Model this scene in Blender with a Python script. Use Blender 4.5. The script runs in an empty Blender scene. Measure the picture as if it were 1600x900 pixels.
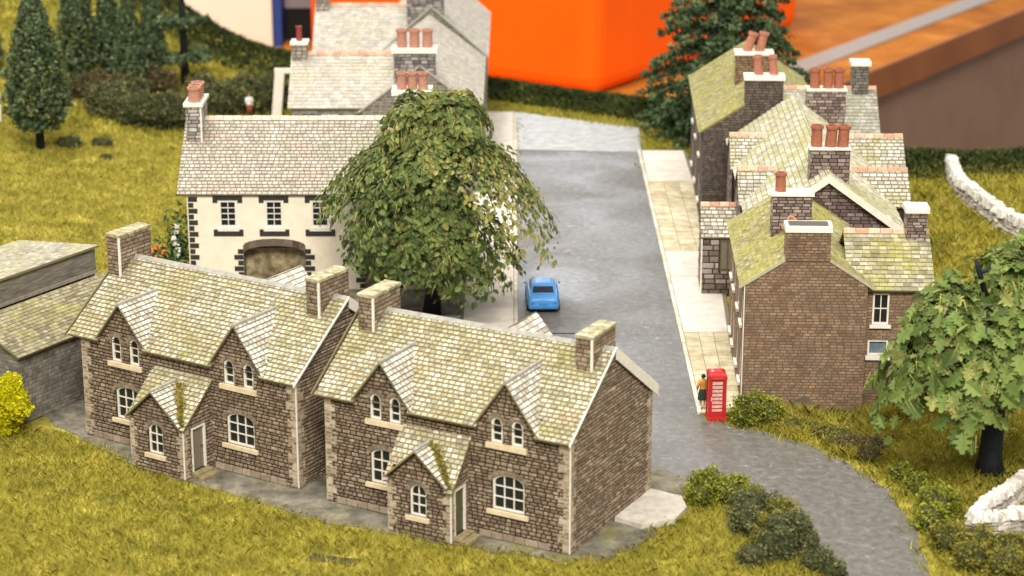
import bpy, math, random
import numpy as np
from mathutils import Vector, Matrix

R = math.radians
random.seed(7)
rng = np.random.default_rng(7)
scene = bpy.context.scene
COL = scene.collection

# ------------------------------------------------------------------ camera, world, lights, exposure
cam_d = bpy.data.cameras.new("camera")
cam = bpy.data.objects.new("camera", cam_d)
COL.objects.link(cam)
cam.location = (0, -120.5, 38.0)
cam.rotation_euler = (R(90 - 17.5), 0, 0)
cam_d.sensor_width = 36
cam_d.lens = 76.5
cam_d.clip_start = 1
cam_d.clip_end = 3000
cam_d.dof.use_dof = True
cam_d.dof.focus_distance = 108
cam_d.dof.aperture_fstop = 0.18
scene.camera = cam

world = bpy.data.worlds.new("World")
scene.world = world
world.use_nodes = True
wbg = world.node_tree.nodes["Background"]
wbg.inputs[0].default_value = (1.0, 0.97, 0.92, 1)
wbg.inputs[1].default_value = 0.54

def area(name, loc, target, sx, sy, power, col):
    l = bpy.data.lights.new(name, 'AREA')
    l.shape = 'RECTANGLE'; l.size = sx; l.size_y = sy; l.energy = power; l.color = col
    o = bpy.data.objects.new(name, l); COL.objects.link(o)
    o.location = loc
    o.rotation_euler = (Vector(target) - Vector(loc)).to_track_quat('-Z', 'Y').to_euler()
    return o
area("ceiling_lamp", (10, -200, 185), (0, -5, 0), 130, 60, 7.0e5, (1.0, 0.945, 0.855))
area("ceiling_lamp", (-60, 10, 190), (0, 0, 0), 110, 60, 3.0e5, (1.0, 0.95, 0.88))
area("hall_window", (-10, 560, 172), (4, 10, 0), 60, 40, 1.9e5, (0.80, 0.90, 1.0))

scene.view_settings.view_transform = 'Standard'
scene.view_settings.look = 'None'
scene.view_settings.exposure = 0.43
scene.view_settings.gamma = 1.0
scene.view_settings.use_curve_mapping = False
scene.render.engine = 'CYCLES'
scene.cycles.use_denoising = True

# ------------------------------------------------------------------ helpers: materials
def _n(nt, t, **kw):
    n = nt.nodes.new(t)
    for k, v in kw.items():
        setattr(n, k, v)
    return n

MATS = {}
def mat(name, ramp, source=None, rough=0.8, noise=3.0, amount=0.35, bump=0.25, bscale=None, moss=None, moss_scale=0.5,
        moss_cut=(0.5, 0.68), spec=0.25, stretch=None, second=None, metallic=0.0, transl=0.0):
    """ramp: list of (pos, rgb). source None -> ramp driven by noise, 'attr' -> by the tint attribute, 'obj' -> by object random"""
    if name in MATS:
        return MATS[name]
    m = bpy.data.materials.new(name); m.use_nodes = True
    nt = m.node_tree; L = nt.links
    b = nt.nodes["Principled BSDF"]
    b.inputs["Roughness"].default_value = rough
    b.inputs["Specular IOR Level"].default_value = spec
    b.inputs["Metallic"].default_value = metallic
    geo = _n(nt, 'ShaderNodeNewGeometry')
    vec = geo.outputs['Position']
    if stretch:
        mp = _n(nt, 'ShaderNodeMapping'); mp.inputs['Scale'].default_value = stretch
        L.new(vec, mp.inputs[0]); vec = mp.outputs[0]
    nz = _n(nt, 'ShaderNodeTexNoise'); nz.inputs['Scale'].default_value = noise; nz.inputs['Detail'].default_value = 5
    nz.inputs['Roughness'].default_value = 0.65
    L.new(vec, nz.inputs['Vector'])
    cr = _n(nt, 'ShaderNodeValToRGB')
    e = cr.color_ramp.elements
    while len(e) < len(ramp): e.new(0.5)
    for i, (p, c) in enumerate(ramp):
        e[i].position = p; e[i].color = (*c, 1)
    if source == 'attr':
        a = _n(nt, 'ShaderNodeAttribute', attribute_name='tint'); L.new(a.outputs['Fac'], cr.inputs[0])
    elif source == 'obj':
        a = _n(nt, 'ShaderNodeObjectInfo'); L.new(a.outputs['Random'], cr.inputs[0])
    else:
        mr = _n(nt, 'ShaderNodeMapRange'); mr.inputs[1].default_value = 0.3; mr.inputs[2].default_value = 0.7
        L.new(nz.outputs[0], mr.inputs[0]); L.new(mr.outputs[0], cr.inputs[0])
    col = cr.outputs[0]
    if moss:
        n2 = _n(nt, 'ShaderNodeTexNoise'); n2.inputs['Scale'].default_value = moss_scale; n2.inputs['Detail'].default_value = 6
        n2.inputs['Roughness'].default_value = 0.7
        L.new(geo.outputs['Position'], n2.inputs['Vector'])
        m2 = _n(nt, 'ShaderNodeMapRange'); m2.inputs[1].default_value = moss_cut[0]; m2.inputs[2].default_value = moss_cut[1]
        m2.inputs[4].default_value = 0.85
        L.new(n2.outputs[0], m2.inputs[0])
        mx = _n(nt, 'ShaderNodeMix', data_type='RGBA'); L.new(m2.outputs[0], mx.inputs[0]); L.new(col, mx.inputs[6])
        mx.inputs[7].default_value = (*moss, 1); col = mx.outputs[2]
    if second:   # (rgb, scale, lo, hi): another patchy stain
        n3 = _n(nt, 'ShaderNodeTexNoise'); n3.inputs['Scale'].default_value = second[1]; n3.inputs['Detail'].default_value = 7
        n3.inputs['Distortion'].default_value = 0.6
        mp3 = _n(nt, 'ShaderNodeMapping'); mp3.inputs['Location'].default_value = (31, 17, 5)
        L.new(geo.outputs['Position'], mp3.inputs[0]); L.new(mp3.outputs[0], n3.inputs['Vector'])
        m3 = _n(nt, 'ShaderNodeMapRange'); m3.inputs[1].default_value = second[2]; m3.inputs[2].default_value = second[3]
        m3.inputs[4].default_value = 0.8
        L.new(n3.outputs[0], m3.inputs[0])
        mx3 = _n(nt, 'ShaderNodeMix', data_type='RGBA'); L.new(m3.outputs[0], mx3.inputs[0]); L.new(col, mx3.inputs[6])
        mx3.inputs[7].default_value = (*second[0], 1); col = mx3.outputs[2]
    if amount:
        mr = _n(nt, 'ShaderNodeMapRange'); mr.inputs[1].default_value = 0.3; mr.inputs[2].default_value = 0.7
        mr.inputs[3].default_value = 1 - amount; mr.inputs[4].default_value = 1 + amount * 0.6
        L.new(nz.outputs[0], mr.inputs[0])
        mx = _n(nt, 'ShaderNodeMix', data_type='RGBA', blend_type='MULTIPLY'); mx.inputs[0].default_value = 1
        L.new(col, mx.inputs[6]); L.new(mr.outputs[0], mx.inputs[7]); col = mx.outputs[2]
    L.new(col, b.inputs['Base Color'])
    if bump:
        nb = _n(nt, 'ShaderNodeTexNoise'); nb.inputs['Scale'].default_value = bscale or noise * 3; nb.inputs['Detail'].default_value = 4
        L.new(vec, nb.inputs['Vector'])
        bp = _n(nt, 'ShaderNodeBump'); bp.inputs['Strength'].default_value = bump; bp.inputs['Distance'].default_value = 0.08
        L.new(nb.outputs[0], bp.inputs['Height']); L.new(bp.outputs[0], b.inputs['Normal'])
    if transl:
        tr = _n(nt, 'ShaderNodeBsdfTranslucent'); L.new(col, tr.inputs[0])
        ms = _n(nt, 'ShaderNodeMixShader'); ms.inputs[0].default_value = transl
        out = nt.nodes["Material Output"]
        L.new(b.outputs[0], ms.inputs[1]); L.new(tr.outputs[0], ms.inputs[2]); L.new(ms.outputs[0], out.inputs[0])
    MATS[name] = m
    return m

def plain(name, rgb, rough=0.7, amount=0.15, noise=4.0, bump=0.1, spec=0.3, **kw):
    return mat(name, [(0, rgb), (1, rgb)], None, rough, noise, amount, bump, spec=spec, **kw)

def pair(name, ramp, **kw):       # the same surface for joined pieces and for single pieces
    return mat(name, ramp, 'attr', **kw), mat(name + "_single", ramp, 'obj', **kw)

# ------------------------------------------------------------------ helpers: objects
def tag(o, label=None, cat=None, group=None, kind=None):
    if label: o["label"] = label
    if cat: o["category"] = cat
    if group: o["group"] = group
    if kind: o["kind"] = kind
    return o

def empty(name, loc=(0, 0, 0), rz=0):
    o = bpy.data.objects.new(name, None); COL.objects.link(o)
    o.location = loc; o.rotation_euler = (0, 0, rz); o.empty_display_size = 0.3
    return o

class MB:
    """collects faces; build() links them as one mesh object"""
    def __init__(s): s.v = []; s.f = []; s.t = []
    def poly(s, pts, tint=0.5):
        i = len(s.v); s.v += [tuple(p) for p in pts]; s.f.append(tuple(range(i, i + len(pts)))); s.t.append(tint)
    def prism(s, base, ext, tint=0.5):
        """base polygon (ccw seen from +ext) extruded by ext"""
        b = [Vector(p) for p in base]; e = Vector(ext); i = len(s.v); n = len(b)
        s.v += [tuple(p) for p in b] + [tuple(p + e) for p in b]
        s.f.append(tuple(range(i + n, i + 2 * n))); s.f.append(tuple(range(i + n - 1, i - 1, -1)))
        for k in range(n):
            a, c = i + k, i + (k + 1) % n
            s.f.append((a, c, c + n, a + n))
        s.t += [tint] * (n + 2)
    def box(s, x0, x1, y0, y1, z0, z1, tint=0.5):
        s.prism([(x0, y0, z0), (x1, y0, z0), (x1, y1, z0), (x0, y1, z0)], (0, 0, z1 - z0), tint)
    def lathe(s, c, prof, n=14, tint=0.5, cap=True):
        i = len(s.v); c = Vector(c)
        for r, z in prof:
            for k in range(n):
                a = 2 * math.pi * k / n
                s.v.append((c.x + r * math.cos(a), c.y + r * math.sin(a), c.z + z))
        for j in range(len(prof) - 1):
            for k in range(n):
                a, b = i + j * n + k, i + j * n + (k + 1) % n
                s.f.append((a, b, b + n, a + n)); s.t.append(tint)
        if cap:
            s.f.append(tuple(i + k for k in range(n - 1, -1, -1))); s.t.append(tint)
            j = len(prof) - 1
            s.f.append(tuple(i + j * n + k for k in range(n))); s.t.append(tint)
    def tube(s, pts, rad, n=8, tint=0.5):
        pts = [Vector(p) for p in pts]; i = len(s.v)
        for k, p in enumerate(pts):
            d = (pts[min(k + 1, len(pts) - 1)] - pts[max(k - 1, 0)]).normalized()
            a = d.cross(Vector((0.3, 0.2, 1)) if abs(d.z) < 0.9 else Vector((1, 0.1, 0))).normalized(); b = d.cross(a)
            for j in range(n):
                t = 2 * math.pi * j / n
                s.v.append(tuple(p + (a * math.cos(t) + b * math.sin(t)) * rad[k]))
        for k in range(len(pts) - 1):
            for j in range(n):
                a, b = i + k * n + j, i + k * n + (j + 1) % n
                s.f.append((a, b, b + n, a + n)); s.t.append(tint)
        s.f.append(tuple(i + j for j in range(n - 1, -1, -1))); s.t.append(tint)
        j0 = i + (len(pts) - 1) * n
        s.f.append(tuple(j0 + j for j in range(n))); s.t.append(tint)
    def build(s, name, m, parent=None, kind=None, smooth=False, mesh_only=False):
        me = bpy.data.meshes.new(name); me.from_pydata(s.v, [], s.f)
        if m: me.materials.append(m)
        at = me.attributes.new('tint', 'FLOAT', 'FACE'); at.data.foreach_set('value', np.array(s.t, dtype=np.float32))
        if smooth: me.polygons.foreach_set('use_smooth', [True] * len(me.polygons))
        me.update()
        if mesh_only: return me
        o = bpy.data.objects.new(name, me); COL.objects.link(o)
        if parent: o.parent = parent
        if kind: o["kind"] = kind
        return o

def mesh_np(name, verts, sizes, loops, tints, m, parent=None, kind=None, smooth=False):
    """fast mesh from numpy: verts (n,3), sizes per polygon, flat loop index, tint per polygon"""
    me = bpy.data.meshes.new(name)
    me.vertices.add(len(verts)); me.vertices.foreach_set('co', np.ascontiguousarray(verts, dtype=np.float32).ravel())
    me.loops.add(len(loops)); me.loops.foreach_set('vertex_index', np.ascontiguousarray(loops, dtype=np.int32))
    me.polygons.add(len(sizes))
    st = np.concatenate([[0], np.cumsum(sizes)[:-1]]).astype(np.int32)
    me.polygons.foreach_set('loop_start', st)
    at = me.attributes.new('tint', 'FLOAT', 'FACE'); at.data.foreach_set('value', np.ascontiguousarray(tints, dtype=np.float32))
    me.materials.append(m)
    me.update(calc_edges=True); me.validate()
    if smooth: me.polygons.foreach_set('use_smooth', [True] * len(me.polygons))
    o = bpy.data.objects.new(name, me); COL.objects.link(o)
    if parent: o.parent = parent
    if kind: o["kind"] = kind
    return o

# ------------------------------------------------------------------ helpers: polygons and cladding
def clip_convex(sub, clp):
    out = sub
    n = len(clp)
    for i in range(n):
        ax, ay = clp[i]; bx, by = clp[(i + 1) % n]
        inp = out; out = []
        if not inp: return []
        for k in range(len(inp)):
            p, q = inp[k], inp[(k + 1) % len(inp)]
            sp = (bx - ax) * (p[1] - ay) - (by - ay) * (p[0] - ax)
            sq = (bx - ax) * (q[1] - ay) - (by - ay) * (q[0] - ax)
            if sp >= -1e-9: out.append(p)
            if (sp > 1e-9 and sq < -1e-9) or (sp < -1e-9 and sq > 1e-9):
                t = sp / (sp - sq); out.append((p[0] + t * (q[0] - p[0]), p[1] + t * (q[1] - p[1])))
    return out

def area2(p):
    return 0.5 * sum(p[i][0] * p[(i + 1) % len(p)][1] - p[(i + 1) % len(p)][0] * p[i][1] for i in range(len(p)))

def rect_minus(r, holes):
    rs = [r]
    for (hx0, hx1, hy0, hy1) in holes:
        o = []
        for (a, b, c, d) in rs:
            if hx0 >= b or hx1 <= a or hy0 >= d or hy1 <= c:
                o.append((a, b, c, d)); continue
            if hy0 > c: o.append((a, b, c, hy0))
            if hy1 < d: o.append((a, b, hy1, d))
            c2, d2 = max(c, hy0), min(d, hy1)
            if hx0 > a: o.append((a, hx0, c2, d2))
            if hx1 < b: o.append((hx1, b, c2, d2))
        rs = o
    return rs

UNIT = {}
def unit_piece(kind, m):
    k = (kind, m.name)
    if k in UNIT: return UNIT[k]
    b = MB()
    if kind == 'slate':
        lo = [(0, 0, -0.3), (1, 0, -0.3), (1, 1, -0.3), (0, 1, -0.3)]
        hi = [(0.02, 0.03, 1), (0.98, 0.03, 1), (0.98, 1, 0.2), (0.02, 1, 0.2)]
    else:
        lo = [(0, 0, -0.3), (1, 0, -0.3), (1, 1, -0.3), (0, 1, -0.3)]
        hi = [(0.07, 0.14, 1), (0.94, 0.1, 0.9), (0.93, 0.88, 1), (0.05, 0.9, 0.95)]
    b.poly(hi)
    for i in range(4):
        j = (i + 1) % 4
        b.poly([lo[i], lo[j], hi[j], hi[i]])
    UNIT[k] = b.build(kind, m, mesh_only=True)
    return UNIT[k]

def clad(parent, O, U, V, poly, mats, ch, wr, proud=0.04, gap=0.03, holes=(), kind='block', singles=0, names=('stone', 'stonework'),
         jitter=0.0, tlo=0.0, thi=1.0):
    """lay courses of pieces on a planar convex polygon; `singles` of them become objects of their own"""
    O, U, V = Vector(O), Vector(U), Vector(V); N = U.cross(V)
    us = [p[0] for p in poly]; vs = [p[1] for p in poly]
    rows = []; v = min(vs)
    while v < max(vs) - 0.02:
        h = ch * (1 + random.uniform(-jitter, jitter)); rows.append((v, min(v + h, max(vs)))); v += h
    pcs = []
    for ri, (v0, v1) in enumerate(rows):
        u = min(us) - random.random() * wr[0] - (wr[0] * 0.5 if ri % 2 else 0)
        while u < max(us):
            w = random.uniform(*wr)
            g = gap * 0.5
            for r in rect_minus((u + g, u + w - g, v0 + g, v1 - g), holes):
                if r[1] - r[0] < 0.03 or r[3] - r[2] < 0.03: continue
                rp = [(r[0], r[2]), (r[1], r[2]), (r[1], r[3]), (r[0], r[3])]
                c = clip_convex(rp, poly)
                if len(c) < 3: continue
                a = area2(c)
                if a < 0.0015: continue
                full = abs((r[1] - r[0]) - (w - gap)) < 1e-6 and abs((r[3] - r[2]) - (v1 - v0 - gap)) < 1e-6 and abs(a - (r[1] - r[0]) * (r[3] - r[2])) < 1e-6
                pcs.append((a, full, r, c))
            u += w
    idx = [i for i, p in enumerate(pcs) if p[1]]
    idx.sort(key=lambda i: -pcs[i][0])
    sel = set(idx[:singles])
    mb = MB()
    for i, (a, full, r, c) in enumerate(pcs):
        pr = proud * random.uniform(0.55, 1.15)
        if i in sel:
            me = unit_piece(kind, mats[1])
            o = bpy.data.objects.new(names[0], me); COL.objects.link(o); o.parent = parent
            P = O + U * r[0] + V * r[2]
            M = Matrix((U * (r[1] - r[0]), V * (r[3] - r[2]), N * pr)).transposed().to_4x4(); M.translation = P
            o.matrix_local = M
        else:
            t = tlo + (thi - tlo) * random.random()
            v0, v1 = r[2], r[3]; hh = max(v1 - v0, 0.01)
            cx = sum(p[0] for p in c) / len(c); cy = sum(p[1] for p in c) / len(c)
            lo = [O + U * p[0] + V * p[1] - N * 0.01 for p in c]
            if kind == 'slate':
                hi = [O + U * (p[0] + (cx - p[0]) * 0.02) + V * p[1] + N * (pr * (1 - 0.8 * (p[1] - v0) / hh)) for p in c]
            else:
                hi = [O + U * (p[0] + (cx - p[0]) * 0.12) + V * (p[1] + (cy - p[1]) * 0.2) + N * (pr * random.uniform(0.85, 1.1)) for p in c]
            mb.poly(hi, t)
            for k in range(len(c)):
                j = (k + 1) % len(c)
                mb.poly([lo[k], lo[j], hi[j], hi[k]], t)
    if mb.f:
        mb.build(names[1], mats[0], parent, kind='stuff')

def panel(parent, name, O, U, V, poly, m, holes=(), depth=0.16, back=True):
    """backing sheet of a wall with rectangular openings and their reveals"""
    O, U, V = Vector(O), Vector(U), Vector(V); N = U.cross(V)
    us = sorted({p[0] for p in poly} | {h[0] for h in holes} | {h[1] for h in holes})
    mb = MB()
    P = lambda u, v, d=0: O + U * u + V * v - N * d
    if not holes:
        mb.poly([P(*p) for p in poly])
    else:
        umin, umax = min(p[0] for p in poly), max(p[0] for p in poly); vmin, vmax = min(p[1] for p in poly), max(p[1] for p in poly)
        for r in rect_minus((umin, umax, vmin, vmax), holes):
            c = clip_convex([(r[0], r[2]), (r[1], r[2]), (r[1], r[3]), (r[0], r[3])], poly)
            if len(c) > 2: mb.poly([P(*p) for p in c])
        for (a, b, c, d) in holes:
            q = [(a, c), (b, c), (b, d), (a, d)]
            for k in range(4):
                p0, p1 = q[k], q[(k + 1) % 4]
                mb.poly([P(*p1), P(*p0), P(*p0, depth), P(*p1, depth)])
    return mb.build(name, m, parent)

def slab(parent, name, O, U, V, poly, m, th=0.1, out=0.0):
    """a roof plane of real thickness; its top face lies `out` above the frame"""
    O, U, V = Vector(O), Vector(U), Vector(V); N = U.cross(V)
    mb = MB(); mb.prism([O + U * p[0] + V * p[1] + N * (out - th) for p in poly], N * th)
    return mb.build(name, m, parent)

def rbox(mb, O, U, V, u0, u1, v0, v1, n0, n1, tint=0.5):
    O, U, V = Vector(O), Vector(U), Vector(V); N = U.cross(V)
    mb.prism([O + U * u + V * v + N * n0 for u, v in ((u0, v0), (u1, v0), (u1, v1), (u0, v1))], N * (n1 - n0), tint)

def bar(parent, name, O, U, V, u0, u1, v0, v1, n0, n1, m, kind=None):
    mb = MB(); rbox(mb, O, U, V, u0, u1, v0, v1, n0, n1)
    return mb.build(name, m, parent, kind)

def outline(u0, u1, v0, v1, arch, n=8):
    p = [(u0, v0), (u1, v0)]
    if arch <= 0: return p + [(u1, v1), (u0, v1)]
    p.append((u1, v1 - arch))
    c = (u0 + u1) / 2; hw = (u1 - u0) / 2
    for k in range(1, n):
        a = math.pi * k / n
        p.append((c + hw * math.cos(a), v1 - arch + arch * math.sin(a)))
    p.append((u0, v1 - arch))
    return p

def window(parent, O, U, V, u0, u1, v0, v1, cols, rows, mf, mg, arch=0.0, recess=0.06, fr=0.09, gb=0.045, mspan=None, sill=None, msill=None,
           pane_parts=True, name='window', silldrop=0.2, lintel=None):
    O, U, V = Vector(O), Vector(U), Vector(V); N = U.cross(V)
    P = lambda p, d: O + U * p[0] + V * p[1] + N * d
    out = outline(u0, u1, v0, v1, arch); inn = outline(u0 + fr, u1 - fr, v0 + fr, v1 - fr, max(arch - fr * 0.3, 0) if arch > 0 else 0)
    mb = MB(); n = len(out)
    d0, d1 = -0.14, -recess
    for k in range(n):
        j = (k + 1) % n
        mb.poly([P(out[k], d1), P(out[j], d1), P(inn[j], d1), P(inn[k], d1)])
        mb.poly([P(inn[k], d1), P(inn[j], d1), P(inn[j], d0), P(inn[k], d0)])
        mb.poly([P(out[j], d1), P(out[k], d1), P(out[k], d0), P(out[j], d0)])
    w = mb.build(name, mf, parent)
    iu0, iu1, iv0, iv1 = u0 + fr, u1 - fr, v0 + fr, v1 - fr
    def gb_rect(a, b, c, d):
        q = clip_convex([(a, c), (b, c), (b, d), (a, d)], inn)
        if len(q) > 2:
            gbm = MB(); gbm.prism([P(p, d0 + 0.02) for p in q], N * (0.055 if d - c > b - a else 0.05)); gbm.build('glazing_bar', mf, w)
    for i in range(1, cols):
        c = iu0 + (iu1 - iu0) * i / cols; gb_rect(c - gb / 2, c + gb / 2, iv0, iv1)
    for i in range(1, rows):
        c = iv0 + (iv1 - iv0) * i / rows
        gb_rect(iu0, iu1, c - gb / 2, c + gb / 2)
    pm = MB()
    for i in range(cols):
        for j in range(rows):
            a, b = iu0 + (iu1 - iu0) * i / cols, iu0 + (iu1 - iu0) * (i + 1) / cols
            c, d = iv0 + (iv1 - iv0) * j / rows, iv0 + (iv1 - iv0) * (j + 1) / rows
            q = clip_convex([(a, c), (b, c), (b, d), (a, d)], inn)
            if len(q) > 2:
                if pane_parts:
                    b1 = MB(); b1.prism([P(p, d0 - 0.02) for p in q], N * 0.025); b1.build('pane', mg, w)
                else: pm.prism([P(p, d0 - 0.02) for p in q], N * 0.025)
    if pm.f: pm.build('pane', mg, w)
    if arch > 0 and mspan:
        top = outline(u0, u1, v0, v1, arch)[2:]
        for side in (0, 1):
            pts = top[:len(top) // 2 + 1] if side == 0 else top[len(top) // 2:]
            corner = (u1, v1) if side == 0 else (u0, v1)
            sm = MB()
            for k in range(len(pts) - 1):
                tri = [pts[k], pts[k + 1], corner] if side == 0 else [pts[k], pts[k + 1], corner]
                if abs(area2(tri)) < 1e-5: continue
                if area2(tri) < 0: tri = tri[::-1]
                sm.prism([P(p, -0.13) for p in tri], N * 0.14)
            if sm.f: sm.build('arch_stone', mspan, parent)
        # voussoirs fanned round the head
        c = ((u0 + u1) / 2, v1 - arch); hw = (u1 - u0) / 2; nv = 5 if hw < 0.5 else 9
        vm = []
        for k in range(nv):
            a0, a1 = math.pi * (k + 0.06) / nv, math.pi * (k + 0.94) / nv
            def ep(a, g): return (c[0] + (hw + g) * math.cos(a), c[1] + (arch + g) * math.sin(a))
            b1 = MB(); b1.prism([P(ep(a0, 0.015), 0), P(ep(a0, 0.2), 0), P(ep(a1, 0.2), 0), P(ep(a1, 0.015), 0)], N * 0.05, random.random())
            b1.build('voussoir', mspan, parent)
    if sill:
        bar(parent, 'sill', O, U, V, u0 - sill, u1 + sill, v0 - silldrop, v0 - 0.003, -0.05, 0.14, msill or mf)
    return w

def quoins(parent, corner, sx, sy, z0, z1, m, a=0.5, b=0.28, h=0.4, out=0.045):
    """toothed corner stones; sx, sy: direction in which the walls run from the corner"""
    k = 0; z = z0
    while z < z1 - 0.1:
        hh = min(h * random.uniform(0.9, 1.1), z1 - z)
        la, lb = (a, b) if k % 2 else (b, a)
        la *= random.uniform(0.92, 1.08); lb *= random.uniform(0.92, 1.08)
        x, y = corner
        mb = MB()
        xs = sorted((x - sx * out, x + sx * la)); ys = sorted((y - sy * out, y + sy * lb))
        mb.box(xs[0], xs[1], ys[0], ys[1], z + 0.015, z + hh - 0.015, random.random())
        mb.build('quoin', m, parent)
        z += hh; k += 1

def chimney(parent, x0, x1, y0, y1, z0, z1, mats, backing, ch=0.2, wr=(0.35, 0.5), cap=None, capm=None, pots=(), potm=None, edge=None, mossy=None,
            pot_r=0.24, pot_h=0.8, singles=0, names=('stone', 'stonework'), captop=None):
    mb = MB(); mb.box(x0, x1, y0, y1, z0, z1)
    c = mb.build('chimney', backing, parent)
    h = z1 - z0
    for O, U, w in (((x0, y0, z0), (1, 0, 0), x1 - x0), ((x1, y0, z0), (0, 1, 0), y1 - y0), ((x0, y1, z0), (0, -1, 0), y1 - y0), ((x1, y1, z0), (-1, 0, 0), x1 - x0)):
        clad(c, O, U, (0, 0, 1), [(0, 0), (w, 0), (w, h), (0, h)], mats, ch, wr, 0.035, 0.03, singles=singles if O[2] == z0 and U != (-1, 0, 0) and U != (0, -1, 0) else 0, names=names, jitter=0.15)
    if cap:
        o, t = cap
        mb = MB(); mb.box(x0 - o, x1 + o, y0 - o, y1 + o, z1 + 0.004, z1 + t)
        cp = mb.build('chimney_cap', capm, c)
        if captop:
            mb = MB(); mb.box(x0 + 0.1, x1 - 0.1, y0 + 0.1, y1 - 0.1, z1 + t, z1 + t + 0.03); mb.build('flaunching', captop, c)
    else: t = 0
    for (px, py, lean) in pots:
        mb = MB()
        r = pot_r
        mb.lathe((0, 0, 0), [(r * 1.05, 0), (r, 0.05), (r * 0.93, pot_h * 0.8), (r * 1.12, pot_h * 0.86), (r * 1.12, pot_h), (r * 0.8, pot_h), (r * 0.75, pot_h * 0.55), (0.01, pot_h * 0.5)], 16)
        p = mb.build('chimney_pot', potm, c, smooth=False)
        p.location = (px, py, z1 + t); p.rotation_euler = (lean[0], lean[1], 0)
    if edge:
        for (ex, ey) in edge[1]:
            mb = MB(); mb.box(ex - 0.045, ex + 0.045, ey - 0.045, ey + 0.045, z0 + 0.3, z1); mb.build('card_edge', edge[0], c)
    return c

def ridge_tiles(parent, A, B, m, w=0.22, ln=0.55, name='ridge_tile', drop=0.15):
    A, B = Vector(A), Vector(B); d = (B - A); n = max(1, int(d.length / ln)); d.normalize(); s = d.cross(Vector((0, 0, 1))).normalized()
    st = (B - A).length / n
    me = None
    for k in range(n):
        if me is None:
            b = MB()
            prof = [(-w, -drop), (-w * 0.5, 0.02), (0, 0.07), (w * 0.5, 0.02), (w, -drop)]
            L0, L1 = 0.015, st - 0.015
            lo = [s * p[0] + Vector((0, 0, p[1])) for p in prof]
            for i in range(4):
                b.poly([lo[i] + d * L0, lo[i] + d * L1, lo[i + 1] + d * L1, lo[i + 1] + d * L0][::-1])
            b.poly([p + d * L0 for p in lo]); b.poly([p + d * L1 for p in lo][::-1])
            me = b.build(name, m, mesh_only=True)
        o = bpy.data.objects.new(name, me); COL.objects.link(o); o.parent = parent
        o.location = A + d * (st * k) + Vector((0, 0, random.uniform(-0.01, 0.015)))

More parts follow.
